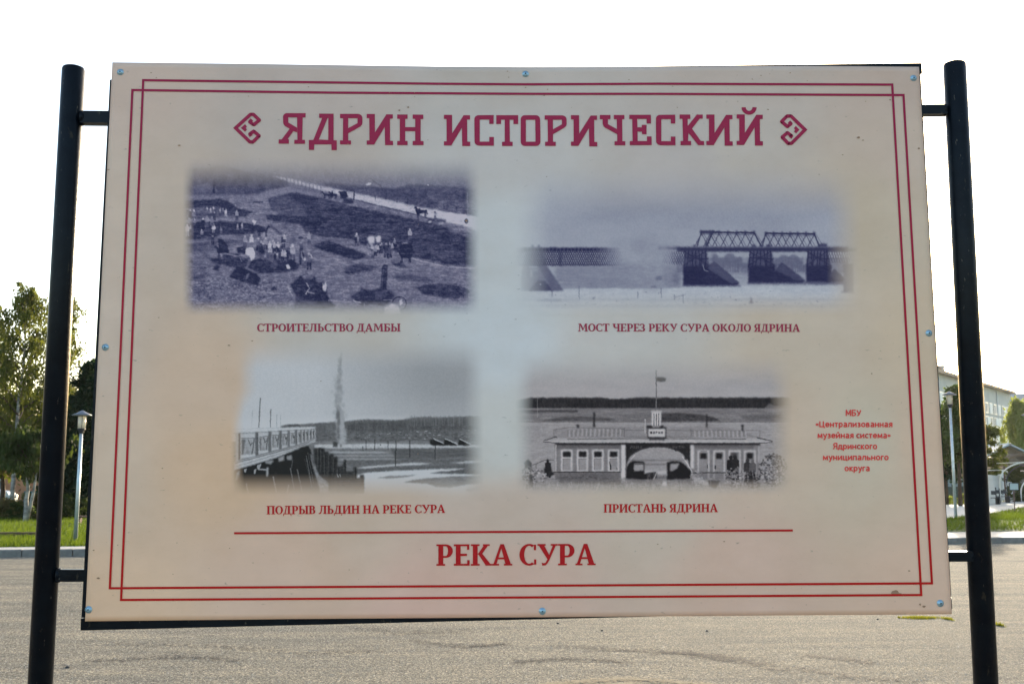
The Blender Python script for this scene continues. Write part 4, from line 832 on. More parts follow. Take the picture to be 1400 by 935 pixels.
# ---------------------------------------------------------------- lettering
class Print:
    """flat printed shapes in print units, each a hair above the last"""
    def __init__(s): s.v = []; s.f = []; s.k = 0
    def poly(s, pts, hole=None):
        s.k += 1; y = -.0015-.00003*(s.k % 12); al = list(pts)+list(hole or []); P_ = [at_y(x, yy, y) for x, yy in al]; k = len(s.v); s.v += [tuple(p) for p in P_]
        for t in tessellate_polygon([[Vector((x, -yy, 0)) for x, yy in q] for q in (pts, hole) if q]):
            a, b2, c2 = (k+i for i in t); s.f.append((a, b2, c2))
    def stroke(s, pts, wd):
        for (xa, ya), (xb, yb) in zip(pts[:-1], pts[1:]):
            L_ = math.hypot(xb-xa, yb-ya); ux, uy = (xb-xa)/L_, (yb-ya)/L_; nx2, ny2 = -uy*wd/2, ux*wd/2
            s.poly([(xa+nx2, ya+ny2), (xb+nx2, yb+ny2), (xb-nx2, yb-ny2), (xa-nx2, ya-ny2)])
        for x, y in pts[1:-1]: s.poly([(x+wd/2*math.cos(q*.785), y+wd/2*math.sin(q*.785)) for q in range(8)])
    def build(s, name, m, label=None):
        me = bpy.data.meshes.new(name); me.from_pydata(s.v, [], s.f); me.update()
        o = link(name, me, m, panel)
        if label: o['label'] = label
        return o
def ink_mat(name, c, c2=None):
    a = ink(c); return mat(name, a, .42, spec=.2, var=ink(c2) if c2 else tuple(v*1.06+.002 for v in a), scale=18)
crimson = ink_mat('crimson_ink', (124, 36, 66)); cap_up = ink_mat('upper_crimson_ink', (128, 52, 72)); cap_lo = ink_mat('dark_red_ink', (146, 34, 38)); bright = ink_mat('red_ink', (142, 22, 34)); soft = ink_mat('soft_red_ink', (176, 62, 62))  # upper lettering purpler than the lower, a flare tint put into the colours
# title, outlines as measured (11ths of a print unit, origin per letter group)
SCL = 1400/130
def tp(P_, ox, oy, pts, hole=None): P_.poly([(ox+x/SCL, oy+y/SCL) for x, y in pts], hole and [(ox+x/SCL, oy+y/SCL) for x, y in hole])
T = Print()
def arc(cx, cy, rx, ry, a0, a1, n=8): return [(cx+rx*math.cos(math.radians(a0+(a1-a0)*k/n)), cy+ry*math.sin(math.radians(a0+(a1-a0)*k/n))) for k in range(n+1)]
A_ = (375, 145)
tp(T, *A_, [(335, 170), (340, 500), (295, 500), (292, 558), (452, 558), (452, 500), (412, 500), (418, 172), (460, 172), (462, 108)]+arc(185, 165, 57, 57, 270, 180)+[(130, 240)]+[(135, 270), (155, 295), (225, 338), (110, 492), (65, 495), (62, 556), (215, 556), (215, 498), (198, 487), (280, 372), (335, 392), (336, 322), (205, 245), (205, 170)])
tp(T, *A_, [(660, 115), (873, 115), (873, 505), (920, 507), (920, 652), (843, 652), (840, 567), (590, 567), (585, 648), (508, 648), (508, 503), (575, 501), (705, 178), (660, 178)], [(795, 180), (785, 180), (655, 495), (795, 502)])
tp(T, *A_, [(968, 118), (1225, 118)]+arc(1235, 180, 62, 60, 285, 360, 5)+[(1297, 250), (1290, 280), (1265, 305), (1088, 405), (1088, 508), (1130, 510), (1130, 568), (968, 568), (968, 508), (1010, 508), (1013, 182), (968, 182)], [(1087, 182), (1225, 182), (1225, 255), (1088, 328)])
def letI(ox, oy, xs_=1.0):
    tp(T, ox, oy, [(0, 0), (120, 0), (122, 270), (278, 25), (290, 5), (385, 5), (385, 68), (342, 70), (345, 392), (388, 396), (388, 458), (270, 458), (265, 190), (110, 450), (0, 450), (0, 390), (40, 388), (38, 62), (0, 62)])
letI(495+68/SCL, 145+120/SCL)
def letN(ox, oy):
    tp(T, ox, oy, [(0, 0), (153, 0), (153, 62), (118, 65), (118, 185), (265, 185), (265, 65), (228, 62), (228, 0), (385, 2), (385, 64), (345, 68), (345, 388), (388, 392), (388, 450), (228, 450), (228, 390), (265, 386), (265, 245), (118, 245), (118, 388), (153, 390), (153, 450), (0, 450), (0, 390), (38, 388), (38, 65), (0, 62)])
letN(495+517/SCL, 145+128/SCL)
T.build('title_word', crimson, 'shorter first word of the crimson slab serif title'); T = Print()
letI(600+74/SCL, 145+133/SCL)
def letC(ox, oy):
    tp(T, ox, oy, [(287, 0), (287, 130), (222, 130), (222, 66), (82, 66), (82, 390), (222, 390), (222, 322), (290, 322), (290, 450), (70, 450)]+arc(65, 385, 60, 62, 90, 180, 6)+arc(65, 62, 63, 60, 180, 270, 6))
letC(600+520/SCL, 145+136/SCL)
tp(T, 600, 145, [(845, 138), (1168, 138), (1168, 268), (1098, 268), (1098, 205), (1042, 205), (1046, 527), (1087, 530), (1087, 590), (930, 590), (930, 530), (970, 527), (970, 205), (915, 205), (915, 268), (845, 268)])
OO = (700, 145)
tp(T, *OO, arc(190, 200, 62, 62, 180, 270, 6)+arc(352, 200, 62, 62, 270, 360, 6)+[(417, 365), (343, 365), (343, 205), (205, 205), (205, 365), (128, 365)])
tp(T, *OO, [(128, 364), (205, 364), (205, 527), (345, 527), (345, 364), (419, 364)]+arc(357, 528, 62, 62, 0, 90, 6)+arc(190, 528, 62, 62, 90, 180, 6))
tp(T, *OO, [(480, 140), (740, 140)]+arc(742, 202, 62, 60, 285, 360, 5)+[(804, 270), (796, 298), (770, 322), (604, 418), (604, 528), (645, 530), (645, 590), (487, 590), (487, 530), (528, 527), (524, 205), (480, 203)], [(602, 205), (735, 205), (735, 272), (604, 345)])
letI(700+868/SCL, 145+138/SCL)
Q_ = (810, 145)
tp(T, *Q_, [(108, 135), (265, 135), (265, 196), (228, 198), (228, 270), (360, 342), (358, 198), (316, 196), (314, 135), (470, 135), (470, 196), (438, 198), (441, 520), (484, 522), (484, 580), (325, 580), (325, 522), (364, 520), (364, 418), (180, 318), (160, 295), (150, 262), (150, 198), (108, 196)])
tp(T, *Q_, [(543, 132), (861, 132), (862, 260), (798, 260), (798, 192), (660, 192), (662, 316), (725, 316), (727, 280), (797, 280), (797, 418), (730, 418), (728, 380), (664, 378), (666, 518), (803, 518), (803, 450), (870, 450), (873, 578), (550, 578), (550, 520), (592, 518), (585, 196), (543, 194)])
letC(810+932/SCL, 145+130/SCL)
K_ = (920, 140)
tp(T, *K_, [(98, 182), (255, 182), (258, 245), (216, 247), (218, 350), (335, 205), (350, 183), (440, 183), (440, 243), (395, 243), (282, 388), (410, 570), (458, 572), (460, 632), (372, 632), (230, 452), (222, 570), (268, 572), (268, 632), (112, 632), (112, 572), (150, 570), (140, 247), (98, 245)])
letI(920+492/SCL, 140+182/SCL); letI(920+938/SCL, 140+180/SCL)
tp(T, *K_, arc(1122, 72, 112, 112, 178, 2, 12)+arc(1122, 72, 50, 57, 2, 178, 8))
T.build('title_word', crimson, 'longer second word of the crimson slab serif title')
# serif captions: glyphs in hundredths of the cap height (v down)
def R_(a, b_, c, d): return [(a, b_), (c, b_), (c, d), (a, d)]
def ring_(cx, cy, ro, so, ri, si, a0, a1, n=12):
    return [[(cx+ro*math.cos(math.radians(t0)), cy+so*math.sin(math.radians(t0))), (cx+ro*math.cos(math.radians(t1)), cy+so*math.sin(math.radians(t1))), (cx+ri*math.cos(math.radians(t1)), cy+si*math.sin(math.radians(t1))), (cx+ri*math.cos(math.radians(t0)), cy+si*math.sin(math.radians(t0)))]
            for t0, t1 in ((a0+(a1-a0)*k/n, a0+(a1-a0)*(k+1)/n) for k in range(n))]
def stem(x, w_=22, top=True, bot=True, l=9, r=9):
    g_ = [R_(x, 0, x+w_, 100)]
    if top: g_.append(R_(x-l, 0, x+w_+r, 8))
    if bot: g_.append(R_(x-l, 92, x+w_+r, 100))
    return g_
low = ring_(43, 70, 31, 30, 9, 21, -90, 90)+[R_(31, 40, 43, 49), R_(31, 91, 43, 100)]
GL = {
 'Р': (76, stem(9)+[R_(31, 0, 43, 9), R_(31, 54, 43, 63)]+ring_(43, 31.5, 32, 31.5, 10, 22.5, -90, 90)),
 'Е': (74, [R_(9, 0, 31, 100), R_(0, 0, 70, 9), R_(0, 91, 72, 100), R_(60, 9, 70, 26), R_(31, 44, 60, 55), R_(61, 74, 72, 91)]),
 'К': (93, stem(9)+[[(31, 48), (60, 4), (80, 4), (48, 50)], R_(55, 0, 86, 8), [(36, 50), (46, 38), (52, 44), (92, 96), (68, 100)], R_(66, 92, 96, 100)]),
 'А': (90, [R_(0, 92, 32, 100), R_(54, 92, 92, 100), [(6, 94), (38, 0), (46, 8), (20, 94)], [(37, 0), (54, 0), (86, 94), (61, 94)], R_(22, 62, 66, 71)]),
 'С': (80, ring_(46, 50, 45, 51, 23, 42, 58, 302, 18)+[R_(67, 3, 77, 29), R_(68, 72, 78, 96)]),
 'У': (90, [R_(0, 0, 37, 8), R_(60, 0, 92, 8), [(5, 6), (30, 6), (56, 56), (48, 76)], [(70, 6), (84, 6), (53, 78), (45, 92), (36, 100), (22, 101), (19, 87), (28, 90), (36, 88), (46, 70)]]),
 'О': (88, ring_(44, 50, 44, 51, 22, 42, 0, 360, 24)),
 'Т': (80, [R_(0, 0, 80, 9), R_(29, 9, 51, 100), R_(19, 92, 61, 100), R_(0, 9, 9, 25), R_(71, 9, 80, 25)]),
 'Н': (95, stem(9)+stem(64)+[R_(31, 44, 64, 54)]),
 'И': (98, stem(9)+stem(67)+[[(31, 74), (67, 8), (67, 27), (31, 93)]]),
 'П': (95, stem(9)+stem(64)+[R_(31, 0, 64, 9)]),
 'Л': (92, [R_(18, 0, 90, 9)]+stem(60, r=8)+[[(28, 8), (39, 8), (36, 60), (29, 90), (16, 101), (0, 101), (0, 89), (12, 88), (21, 72)]]),
 'Д': (92, [R_(20, 0, 84, 9), R_(53, 9, 75, 91), [(30, 9), (40, 9), (26, 91), (13, 91)], R_(0, 91, 92, 100), R_(0, 100, 8, 122), R_(84, 100, 92, 122)]),
 'Ь': (76, stem(9, r=9)+low), 'Ы': (112, stem(9, r=9)+low+stem(82)),
 'Б': (76, [R_(0, 0, 68, 9), R_(9, 9, 31, 100), R_(0, 92, 31, 100), R_(58, 9, 68, 25)]+low),
 'В': (77, stem(9)+[R_(31, 0, 41, 9), R_(31, 42, 43, 50), R_(31, 91, 43, 100)]+ring_(41, 25, 28, 25, 8, 16, -90, 90)+ring_(43, 71, 33, 29, 10, 20, -90, 90)),
 'Я': (80, stem(47)+[R_(33, 0, 47, 9), R_(33, 50, 47, 59)]+ring_(33, 29.5, 31, 29.5, 9, 20.5, 90, 270)+[[(24, 54), (42, 57), (24, 96), (4, 96)], R_(-2, 92, 28, 100)]),
 'М': (118, [R_(0, 92, 32, 100), R_(4, 0, 30, 8), [(16, 2), (26, 2), (22, 94), (11, 94)], [(18, 0), (36, 0), (64, 66), (54, 88)], [(54, 88), (84, 0), (96, 0), (60, 88)], [(84, 2), (104, 2), (110, 94), (88, 94)], R_(84, 0, 112, 8), R_(78, 92, 118, 100)]),
 'Ч': (90, [R_(9, 0, 31, 36), R_(0, 0, 38, 8)]+stem(60)+[[(9, 34), (31, 34), (36, 44), (60, 46), (60, 56), (34, 58), (16, 50)]]),
 'З': (68, ring_(28, 26, 31, 27, 10, 18, -140, 90)+ring_(28, 73, 35, 28, 12, 19, -90, 145)+[R_(18, 44, 30, 53), R_(1, 4, 10, 26), R_(-1, 76, 8, 96)]),
}
def serif_text(name, txt, x0, x1, base0, base1, cap, m, label, gap=3.5, space=34):
    P_ = Print(); tot = sum((GL[c][0]+gap) if c != ' ' else space for c in txt)-gap; sx = (x1-x0)/tot; sy = cap/100; u = 0
    for c in txt:
        if c == ' ': u += space; continue
        w2, polys = GL[c]
        for q in polys: P_.poly([(x0+(u+a)*sx, base0+(base1-base0)*((u+a)/tot)-(100-v)*sy) for a, v in q])
        u += w2+gap
    return P_.build(name, m, label)
serif_text('caption', 'СТРОИТЕЛЬСТВО ДАМБЫ', 351.3, 547.4, 453.3, 453.2, 10.8, cap_up, 'crimson caption under the upper left photograph')
serif_text('caption', 'МОСТ ЧЕРЕЗ РЕКУ СУРА ОКОЛО ЯДРИНА', 790.3, 1093.6, 453.0, 453.6, 10.6, cap_up, 'crimson caption under the upper right photograph')
serif_text('caption', 'ПОДРЫВ ЛЬДИН НА РЕКЕ СУРА', 364.5, 608.4, 702.8, 700.9, 11.4, cap_lo, 'dark red caption under the lower left photograph')
serif_text('caption', 'ПРИСТАНЬ ЯДРИНА', 825.3, 981.3, 700.3, 699.8, 11.4, cap_lo, 'dark red caption under the lower right photograph')
serif_text('heading', 'РЕКА СУРА', 596.6, 813.8, 773.0, 772.2, 29.2, bright, 'large red serif heading near the lower edge', space=30)
# sans serif credit lines, centre lines of the strokes in hundredths of the cap height
def ov(cx, cy, rx, ry, a0=0, a1=360, n=14): return [(cx+rx*math.cos(math.radians(a0+(a1-a0)*k/n)), cy+ry*math.sin(math.radians(a0+(a1-a0)*k/n))) for k in range(n+1)]
SG = {'М': (76, [[(9, 100), (10, 8), (38, 74), (66, 8), (67, 100)]]), 'Б': (64, [[(58, 9), (10, 9), (10, 92), (36, 92)]+ov(36, 70, 19, 22, 80, -80, 6)+[(10, 48)]]),
 'У': (66, [[(6, 8), (34, 64)], [(60, 8), (38, 72), (28, 90), (10, 92)]]), '«': (54, [[(28, 42), (14, 60), (28, 78)], [(48, 42), (34, 60), (48, 78)]]), '»': (54, [[(6, 42), (20, 60), (6, 78)], [(26, 42), (40, 60), (26, 78)]]),
 'Ц': (78, [[(10, 8), (10, 92), (58, 92), (58, 8)], [(58, 92), (71, 92), (71, 114)]]), 'е': (60, [[(10, 63), (53, 63)]+ov(31, 64, 22, 28, 0, -325, 14)]), 'н': (60, [[(10, 30), (10, 100)], [(50, 30), (50, 100)], [(10, 64), (50, 64)]]),
 'т': (52, [[(3, 37), (49, 37)], [(26, 37), (26, 100)]]), 'р': (60, [[(10, 30), (10, 126)], ov(31, 64, 20, 28)]), 'а': (58, [[(11, 38), (24, 35), (38, 37), (47, 48), (47, 100)], [(47, 62), (24, 64), (11, 76), (14, 90), (26, 94), (47, 82)]]),
 'л': (60, [[(4, 94), (14, 84), (18, 37), (50, 37), (50, 100)]]), 'и': (62, [[(10, 30), (10, 94), (52, 36), (52, 100)]]), 'й': (62, [[(10, 30), (10, 94), (52, 36), (52, 100)], [(18, 8), (31, 17), (44, 8)]]),
 'з': (50, [[(8, 38), (22, 35), (38, 42), (34, 58), (20, 63), (36, 67), (42, 80), (32, 93), (8, 91)]]), 'о': (62, [ov(31, 64, 22, 29)]), 'в': (56, [[(10, 37), (34, 37), (42, 48), (34, 61), (10, 63)], [(34, 63), (46, 76), (38, 92), (10, 93), (10, 37)]]),
 'я': (56, [[(46, 100), (46, 37), (24, 37), (11, 50), (22, 65), (46, 66)], [(26, 66), (8, 100)]]), 'м': (72, [[(9, 100), (12, 36), (36, 84), (60, 36), (63, 100)]]), 'у': (56, [[(6, 30), (30, 86)], [(51, 30), (32, 92), (22, 118), (8, 121)]]),
 'с': (50, [ov(32, 64, 22, 28, -48, -312, 12)]), 'к': (54, [[(10, 30), (10, 100)], [(46, 30), (16, 64), (50, 100)]]), 'г': (42, [[(10, 100), (10, 37), (40, 37)]]), 'Я': (68, [[(58, 100), (58, 9), (28, 9), (13, 24), (16, 44), (30, 54), (58, 54)], [(32, 54), (8, 100)]]),
 'д': (64, [[(14, 92), (20, 37), (48, 37), (48, 92)], [(5, 114), (5, 92), (58, 92), (58, 114)]]), 'ц': (64, [[(10, 30), (10, 92), (47, 92), (47, 30)], [(47, 92), (58, 92), (58, 113)]]), 'п': (60, [[(10, 100), (10, 37), (50, 37), (50, 100)]]), 'ь': (54, [[(10, 30), (10, 92), (32, 92), (45, 84), (45, 72), (32, 62), (10, 62)]])}
def sans_text(name, lines, m, label):
    P_ = Print()
    for txt, x0, x1, base, cap in lines:
        tot = sum((SG[c][0]+4) if c != ' ' else 28 for c in txt)-4; sx = (x1-x0)/tot; u = 0
        for c in txt:
            if c == ' ': u += 28; continue
            for st_ in SG[c][1]: P_.stroke([(x0+(u+a)*sx, base-(100-v)*cap/100) for a, v in st_], 1.58 if c not in '«»' else 1.25)
            u += SG[c][0]+4
    return P_.build(name, m, label)
sans_text('credit_text', [('МБУ', 1156.1, 1177.5, 568.6, 8.8), ('«Централизованная', 1114.2, 1220.4, 583.8, 8.8), ('музейная система»', 1117.6, 1218.6, 598.9, 8.8), ('Ядринского', 1138.5, 1199.4, 613.9, 8.8), ('муниципального', 1124.9, 1215.1, 628.9, 8.8), ('округа', 1154.5, 1189.3, 643.9, 8.8)], soft, 'small red centred sans serif credit at the right')
# ornaments
for org, pts, heart, lb in (((310, 145), [(537, 293), (488, 343), (575, 402), (695, 305), (568, 183), (505, 183), (188, 472), (494, 768), (556, 768), (690, 638), (575, 540), (490, 600), (520, 645)], [(300, 472), (390, 390), (430, 440), (405, 472), (430, 510), (390, 550)], 'crimson hooked ornament left of the title'),
                            ((1055, 145), [(368, 338), (412, 380), (338, 442), (212, 335), (330, 218), (412, 218), (712, 508), (424, 798), (350, 798), (225, 665), (338, 572), (425, 640), (392, 680)], [(595, 508), (515, 430), (475, 475), (500, 508), (478, 550), (520, 588)], 'crimson hooked ornament right of the title')):
    P_ = Print(); q = 935/60; P_.stroke([(org[0]+x/q, org[1]+y/q) for x, y in pts], 4.7); P_.poly([(org[0]+x/q, org[1]+y/q) for x, y in heart])
    a, b2 = pts[0], pts[-1]
    tipx = min(pts, key=lambda p: p[0]) if org[0] < 500 else max(pts, key=lambda p: p[0]); sgn = -1 if org[0] < 500 else 1
    P_.poly([(org[0]+tipx[0]/q+sgn*3.4, org[1]+tipx[1]/q), (org[0]+tipx[0]/q-sgn*.4, org[1]+tipx[1]/q-3.4), (org[0]+tipx[0]/q-sgn*.4, org[1]+tipx[1]/q+3.4)])
    P_.build('ornament', crimson, lb)
# frame lines: vermilion below, rather more purple above (flare tint painted into the ink colour)
bl = mat('border_ink_flare', ink((150, 24, 34)), .42, spec=.2); N = bl.node_tree; L = N.links
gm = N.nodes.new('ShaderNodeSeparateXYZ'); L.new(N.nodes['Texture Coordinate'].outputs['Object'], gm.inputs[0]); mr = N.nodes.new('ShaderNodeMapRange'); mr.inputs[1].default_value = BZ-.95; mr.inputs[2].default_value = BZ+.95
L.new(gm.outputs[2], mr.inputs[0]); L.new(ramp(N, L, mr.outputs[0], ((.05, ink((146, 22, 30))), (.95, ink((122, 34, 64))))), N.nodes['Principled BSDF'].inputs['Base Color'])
def border(name, tl, tr, br, bl_, label, mids=()):
    P_ = Print(); wd = 3.1
    top = [tl]+[m_ for m_ in mids]+[tr]
    P_.stroke(top, wd); P_.stroke([(tr[0], tr[1]-wd/2), (br[0], br[1]+wd/2)], wd); P_.stroke([(br[0], br[1]), (bl_[0], bl_[1])], wd); P_.stroke([(bl_[0], bl_[1]+wd/2), (tl[0], tl[1]-wd/2)], wd)
    P_.build(name, bl, label)
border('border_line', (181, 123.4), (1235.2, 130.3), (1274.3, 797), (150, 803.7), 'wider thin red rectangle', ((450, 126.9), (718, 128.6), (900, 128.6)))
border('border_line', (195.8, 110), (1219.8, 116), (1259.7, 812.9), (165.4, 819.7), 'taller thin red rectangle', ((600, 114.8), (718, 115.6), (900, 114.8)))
P_ = Print(); P_.stroke([(320, 728.6), (1084, 724.8)], 2.9); P_.build('divider_line', bright)
# stains and scuffs on the print
P_ = Print(); rr = random.Random(9)
for x, y, r in [(1225, 810, 4.2), (1229, 812, 2.6), (1263, 828.5, 2.0), (1258, 826, 1.6), (546, 151, 1.4), (558, 147, 1.2), (637.5, 302, 2.0), (245, 199, 1.5), (1174, 188, 1.6), (1180, 192, 1.0), (1243, 780, 1.2), (1256, 203, 1.6), (1217, 137, 1.2), (1152, 212, 1.0), (148, 232, 1.2), (134, 790, 1.6), (128, 752, 1.2), (313, 472, 1.5), (345, 466, 1.2), (1050, 150, 1.0), (990, 740, 1.0), (222, 640, 1.2)]+[(rr.uniform(150, 1250), rr.choice((rr.uniform(92, 150), rr.uniform(740, 835), rr.uniform(92, 830))), rr.uniform(.4, .9)) for _ in range(70)]:
    a0_ = rr.uniform(0, 3.1); P_.poly([(x+r*rr.uniform(.5, 1.2)*math.cos(q*.9+.2)*1.5, y+r*rr.uniform(.4, 1.0)*math.sin(q*.9+.2)) for q in range(7)])
P_.build('stain', mat('brown_stain', ink((132, 116, 100)), .6, spec=.15, var=ink((112, 98, 84)), scale=40))['kind'] = 'stuff'
# screws
scm = mat('zinc_screw', (.34, .52, .62), .3, .6); scd = mat('screw_recess', (.02, .04, .07), .5)
for x, y in ((164.5, 99), (718.5, 101.6), (1249, 107.2), (144, 474.8), (1270, 455.5), (121, 833), (741.5, 835.2), (1285.6, 824.4)):
    p = at_y(x, y, -.0006); M = Matrix.Rotation(math.radians(90), 3, 'X')
    q = B(); q.lathe(p, [(.0125, 0), (.0122, .0008), (.008, .0016), (.0075, .004), (.0045, .0052), (.0004, .0054)], 18, M); o = q.build('screw', scm, panel)
    q = B(); q.box(p+Vector((0, -.0055, 0)), (.0036, .0005, .0013), Matrix.Rotation(.5+x, 3, 'Y')); q.box(p+Vector((0, -.0057, 0)), (.0036, .0005, .0013), Matrix.Rotation(2.07+x, 3, 'Y')); q.build('recess', scd, o)

# ================================================================ lamps
galv = mat('galvanised_pole', (.40, .46, .48), .42, .6, var=(.52, .58, .60), scale=8); hat_m = mat('lamp_hat', (.16, .17, .19), .45, .4); dk = mat('lamp_dark', (.02, .022, .028), .5)
gl = mat('lamp_glass', (.80, .78, .70), .25, trans=(.9, .85, .7)); bulb_m = mat('lamp_core', (.30, .28, .24), .5)
def lamp(px, pyb, pyt, D, label):
    base = onland(px, pyb) if D is None else None
    if D is not None:
        d = ray(px, pyb); base = CAM+d*((D-CAM.y)/d.y)
    top = at_y(px if pyt is None else pyt[0], pyt[1], base.y); H = top.z-base.z
    t = thing('street_lamp', label, 'street lamp', base, 0, 'lamps along the edge of the lawn')
    q = B(); q.tube([(0, 0, -.2), (0, 0, H-.50)], [.052, .038], 12); q.build('pole', galv, t)
    q = B(); q.lathe((0, 0, H-.56), [(.045, 0), (.062, .03), (.062, .07), (.092, .10), (.092, .125)], 16); q.build('collar', dk, t)
    q = B(); q.lathe((0, 0, H-.436), [(.088, 0), (.090, .29)], 20); q.build('lamp_glass', gl, t)
    q = B(); q.lathe((0, 0, H-.43), [(.03, 0), (.05, .05), (.05, .2), (.02, .25)], 10)
    core = q.build('bulb', bulb_m, t)
    q = B()
    for a in range(4):
        x, y = .096*math.cos(a*1.571+.4), .096*math.sin(a*1.571+.4); q.tube([(x, y, H-.44), (x, y, H-.12)], .006, 6)
    q.build('lamp_bars', dk, t)
    q = B(); q.lathe((0, 0, H-.125), [(.235, 0), (.24, .008), (.12, .065), (.06, .10), (.02, .125)], 24); q.build('lamp_hat', hat_m, t)
    return t
lamp(102.8, 741, (109.5, 561), None, 'slim grey street lamp with a flat conical hat between left post and board')
lamp(1307.5, 719.5, (1292.5, 535), None, 'slim grey street lamp with a lantern between board and right post')
lamp(1413, 700, (1404, 563.5), None, 'street lamp cut off by the right edge of the photo')

# ================================================================ trees
bark_w = mat('birch_bark', (.42, .40, .36), .8, var=(.10, .09, .08), scale=3, stretch=(1, 1, 2.5)); bark_d = mat('dark_bark', (.045, .03, .02), .9, var=(.09, .055, .035), scale=9, bump=.6)
lf_birch = mat('birch_leaves', (.035, .055, .012), .65, spec=.25, var=(.075, .085, .02), scale=.8, trans=(.14, .155, .02)); lf_yel = mat('willow_leaves', (.10, .15, .03), .6, var=(.16, .19, .04), scale=.8, trans=(.32, .36, .05))
lf_dark = mat('pine_needles', (.010, .028, .016), .7, spec=.2, var=(.02, .045, .02), scale=1.2, trans=(.018, .035, .01)); lf_bush = mat('bush_leaves', (.025, .048, .014), .7, spec=.25, var=(.05, .07, .02), scale=1.5, trans=(.06, .08, .014)); lf_rust = mat('rusty_leaves', (.12, .09, .03), .7, var=(.08, .10, .03), scale=2, trans=(.16, .12, .03))
def leaves(name, C, m, size, parent, flat=False, label=None):
    C = np.asarray(C, float); n = len(C); r = rng.normal(size=(n, 3)); r /= np.linalg.norm(r, axis=1)[:, None]
    q = np.cross(r, rng.normal(size=(n, 3))); q /= np.linalg.norm(q, axis=1)[:, None]; s = size*rng.uniform(.55, 1.3, (n, 1))
    if flat: q = q*.3+np.array((0, 0, -1.0)); q /= np.linalg.norm(q, axis=1)[:, None]
    p = np.cross(r, q); p /= np.linalg.norm(p, axis=1)[:, None]+1e-9
    V = np.stack([C-q*s, C+p*s*.5, C+q*s, C-p*s*.5], 1).reshape(-1, 3); F = np.arange(4*n).reshape(n, 4)
    return link(name, np_mesh(name, V, F), m, parent)
def birch(x, y, z, H, rad, n, label, leafm, size=.10, seed=1, group=None, weep=1.4, lean=0.0, low=.25, trunk_r=.16, bark=None):
    """trunk, limbs and hanging strings of leaves"""
    rr = random.Random(seed); t = thing('birch_tree', label, 'tree', (x, y, z), 0, group)
    tr_pts = [Vector((lean*H*(k/8)**1.2+rr.uniform(-.05, .05), rr.uniform(-.05, .05), H*.93*k/8)) for k in range(9)]; tr_pts[0] = Vector((0, 0, -.1))
    q = B(); q.tube(tr_pts, [trunk_r*(1-.88*k/8) for k in range(9)], 9); q.build('trunk', bark or bark_w, t)
    limbs = B(); C = []
    nl = 34
    for i in range(nl):
        f = low+(1-low)*(i/nl)**.9*.98; k = min(7, int(f*8/.93)); base = tr_pts[min(8, k)].lerp(tr_pts[min(8, k+1)], .5) if k < 8 else tr_pts[8]
        base = Vector((lean*H*f, 0, f*H*.93)); a = i*2.4+rr.uniform(-.5, .5); prof = math.sin(min(1, (1.02-f)/(1-low)*1.15)*math.pi*.62)**.8
        R2 = rad*prof*rr.uniform(.65, 1.15); rise = rr.uniform(.5, 1.0)*R2*.9
        p1 = base+Vector((math.cos(a)*R2*.5, math.sin(a)*R2*.5, rise*.75)); p2 = base+Vector((math.cos(a)*R2, math.sin(a)*R2, rise*.8))
        limbs.tube([base, p1, p2], [.045*(1.2-f)+.008, .022, .006], 5, False)
        for s_ in range(9):
            u = rr.uniform(.3, 1.05); o_ = base.lerp(p1, u*2) if u < .5 else p1.lerp(p2, (u-.5)*2); o_ = o_+Vector((rr.gauss(0, .16), rr.gauss(0, .16), rr.gauss(0, .1)))
            ln = rr.uniform(.35, 1.0)*weep*min(1.0, .45+R2/2.2); dx, dy = rr.gauss(0, .12), rr.gauss(0, .12); m_ = max(3, int(n/(nl*9)*rr.uniform(.5, 1.5)))
            for e in range(m_):
                v = rr.random(); C.append((o_.x+dx*v+rr.gauss(0, .085), o_.y+dy*v+rr.gauss(0, .085), o_.z-ln*v+.08))
    limbs.build('limbs', bark_d, t); leaves('crown', C, leafm, size, t, True); return t
def bushy(x, y, z, h0, H, rx, ry, n, name, label, cat, leafm, size, seed, trunk=None, group=None, clumps=46, bark=None, power=.5):
    """clumped crown of many leaf faces between h0 and H"""
    rr = random.Random(seed); t = thing(name, label, cat, (x, y, z), 0, group); C = []
    cl = []
    for k in range(clumps):
        a = rr.uniform(0, 6.28); r = rr.random()**.5; v = rr.random(); cl.append((math.cos(a)*r*rx*math.sin(math.pi*(.12+.80*v))**power, math.sin(a)*r*ry*math.sin(math.pi*(.12+.80*v))**power, h0+(H-h0)*v, rr.uniform(.5, 1.2)))
    for k in range(n):
        c = cl[k % clumps]; s_ = c[3]*min(rx, H-h0)*.2; C.append((c[0]+rr.gauss(0, s_), c[1]+rr.gauss(0, s_), max(.03, c[2]+rr.gauss(0, s_*.75))))
    if trunk:
        tp_ = [Vector((rr.uniform(-.04, .04)*k, 0, (h0+(H-h0)*.8)*k/5)) for k in range(6)]; tp_[0].z = -.1
        q = B(); q.tube(tp_, [trunk*(1-.8*k/5) for k in range(6)], 9); q.build('trunk', bark or bark_d, t)
        lb = B()
        for c in cl[:26]: lb.tube([Vector((0, 0, max(h0*.8, c[2]-.3*(abs(c[0])+abs(c[1]))))), Vector((c[0], c[1], c[2]))], [trunk*.3, .008], 5, False)
        lb.build('limbs', bark or bark_d, t)
    leaves('crown' if trunk else 'foliage', C, leafm, size, t); return t
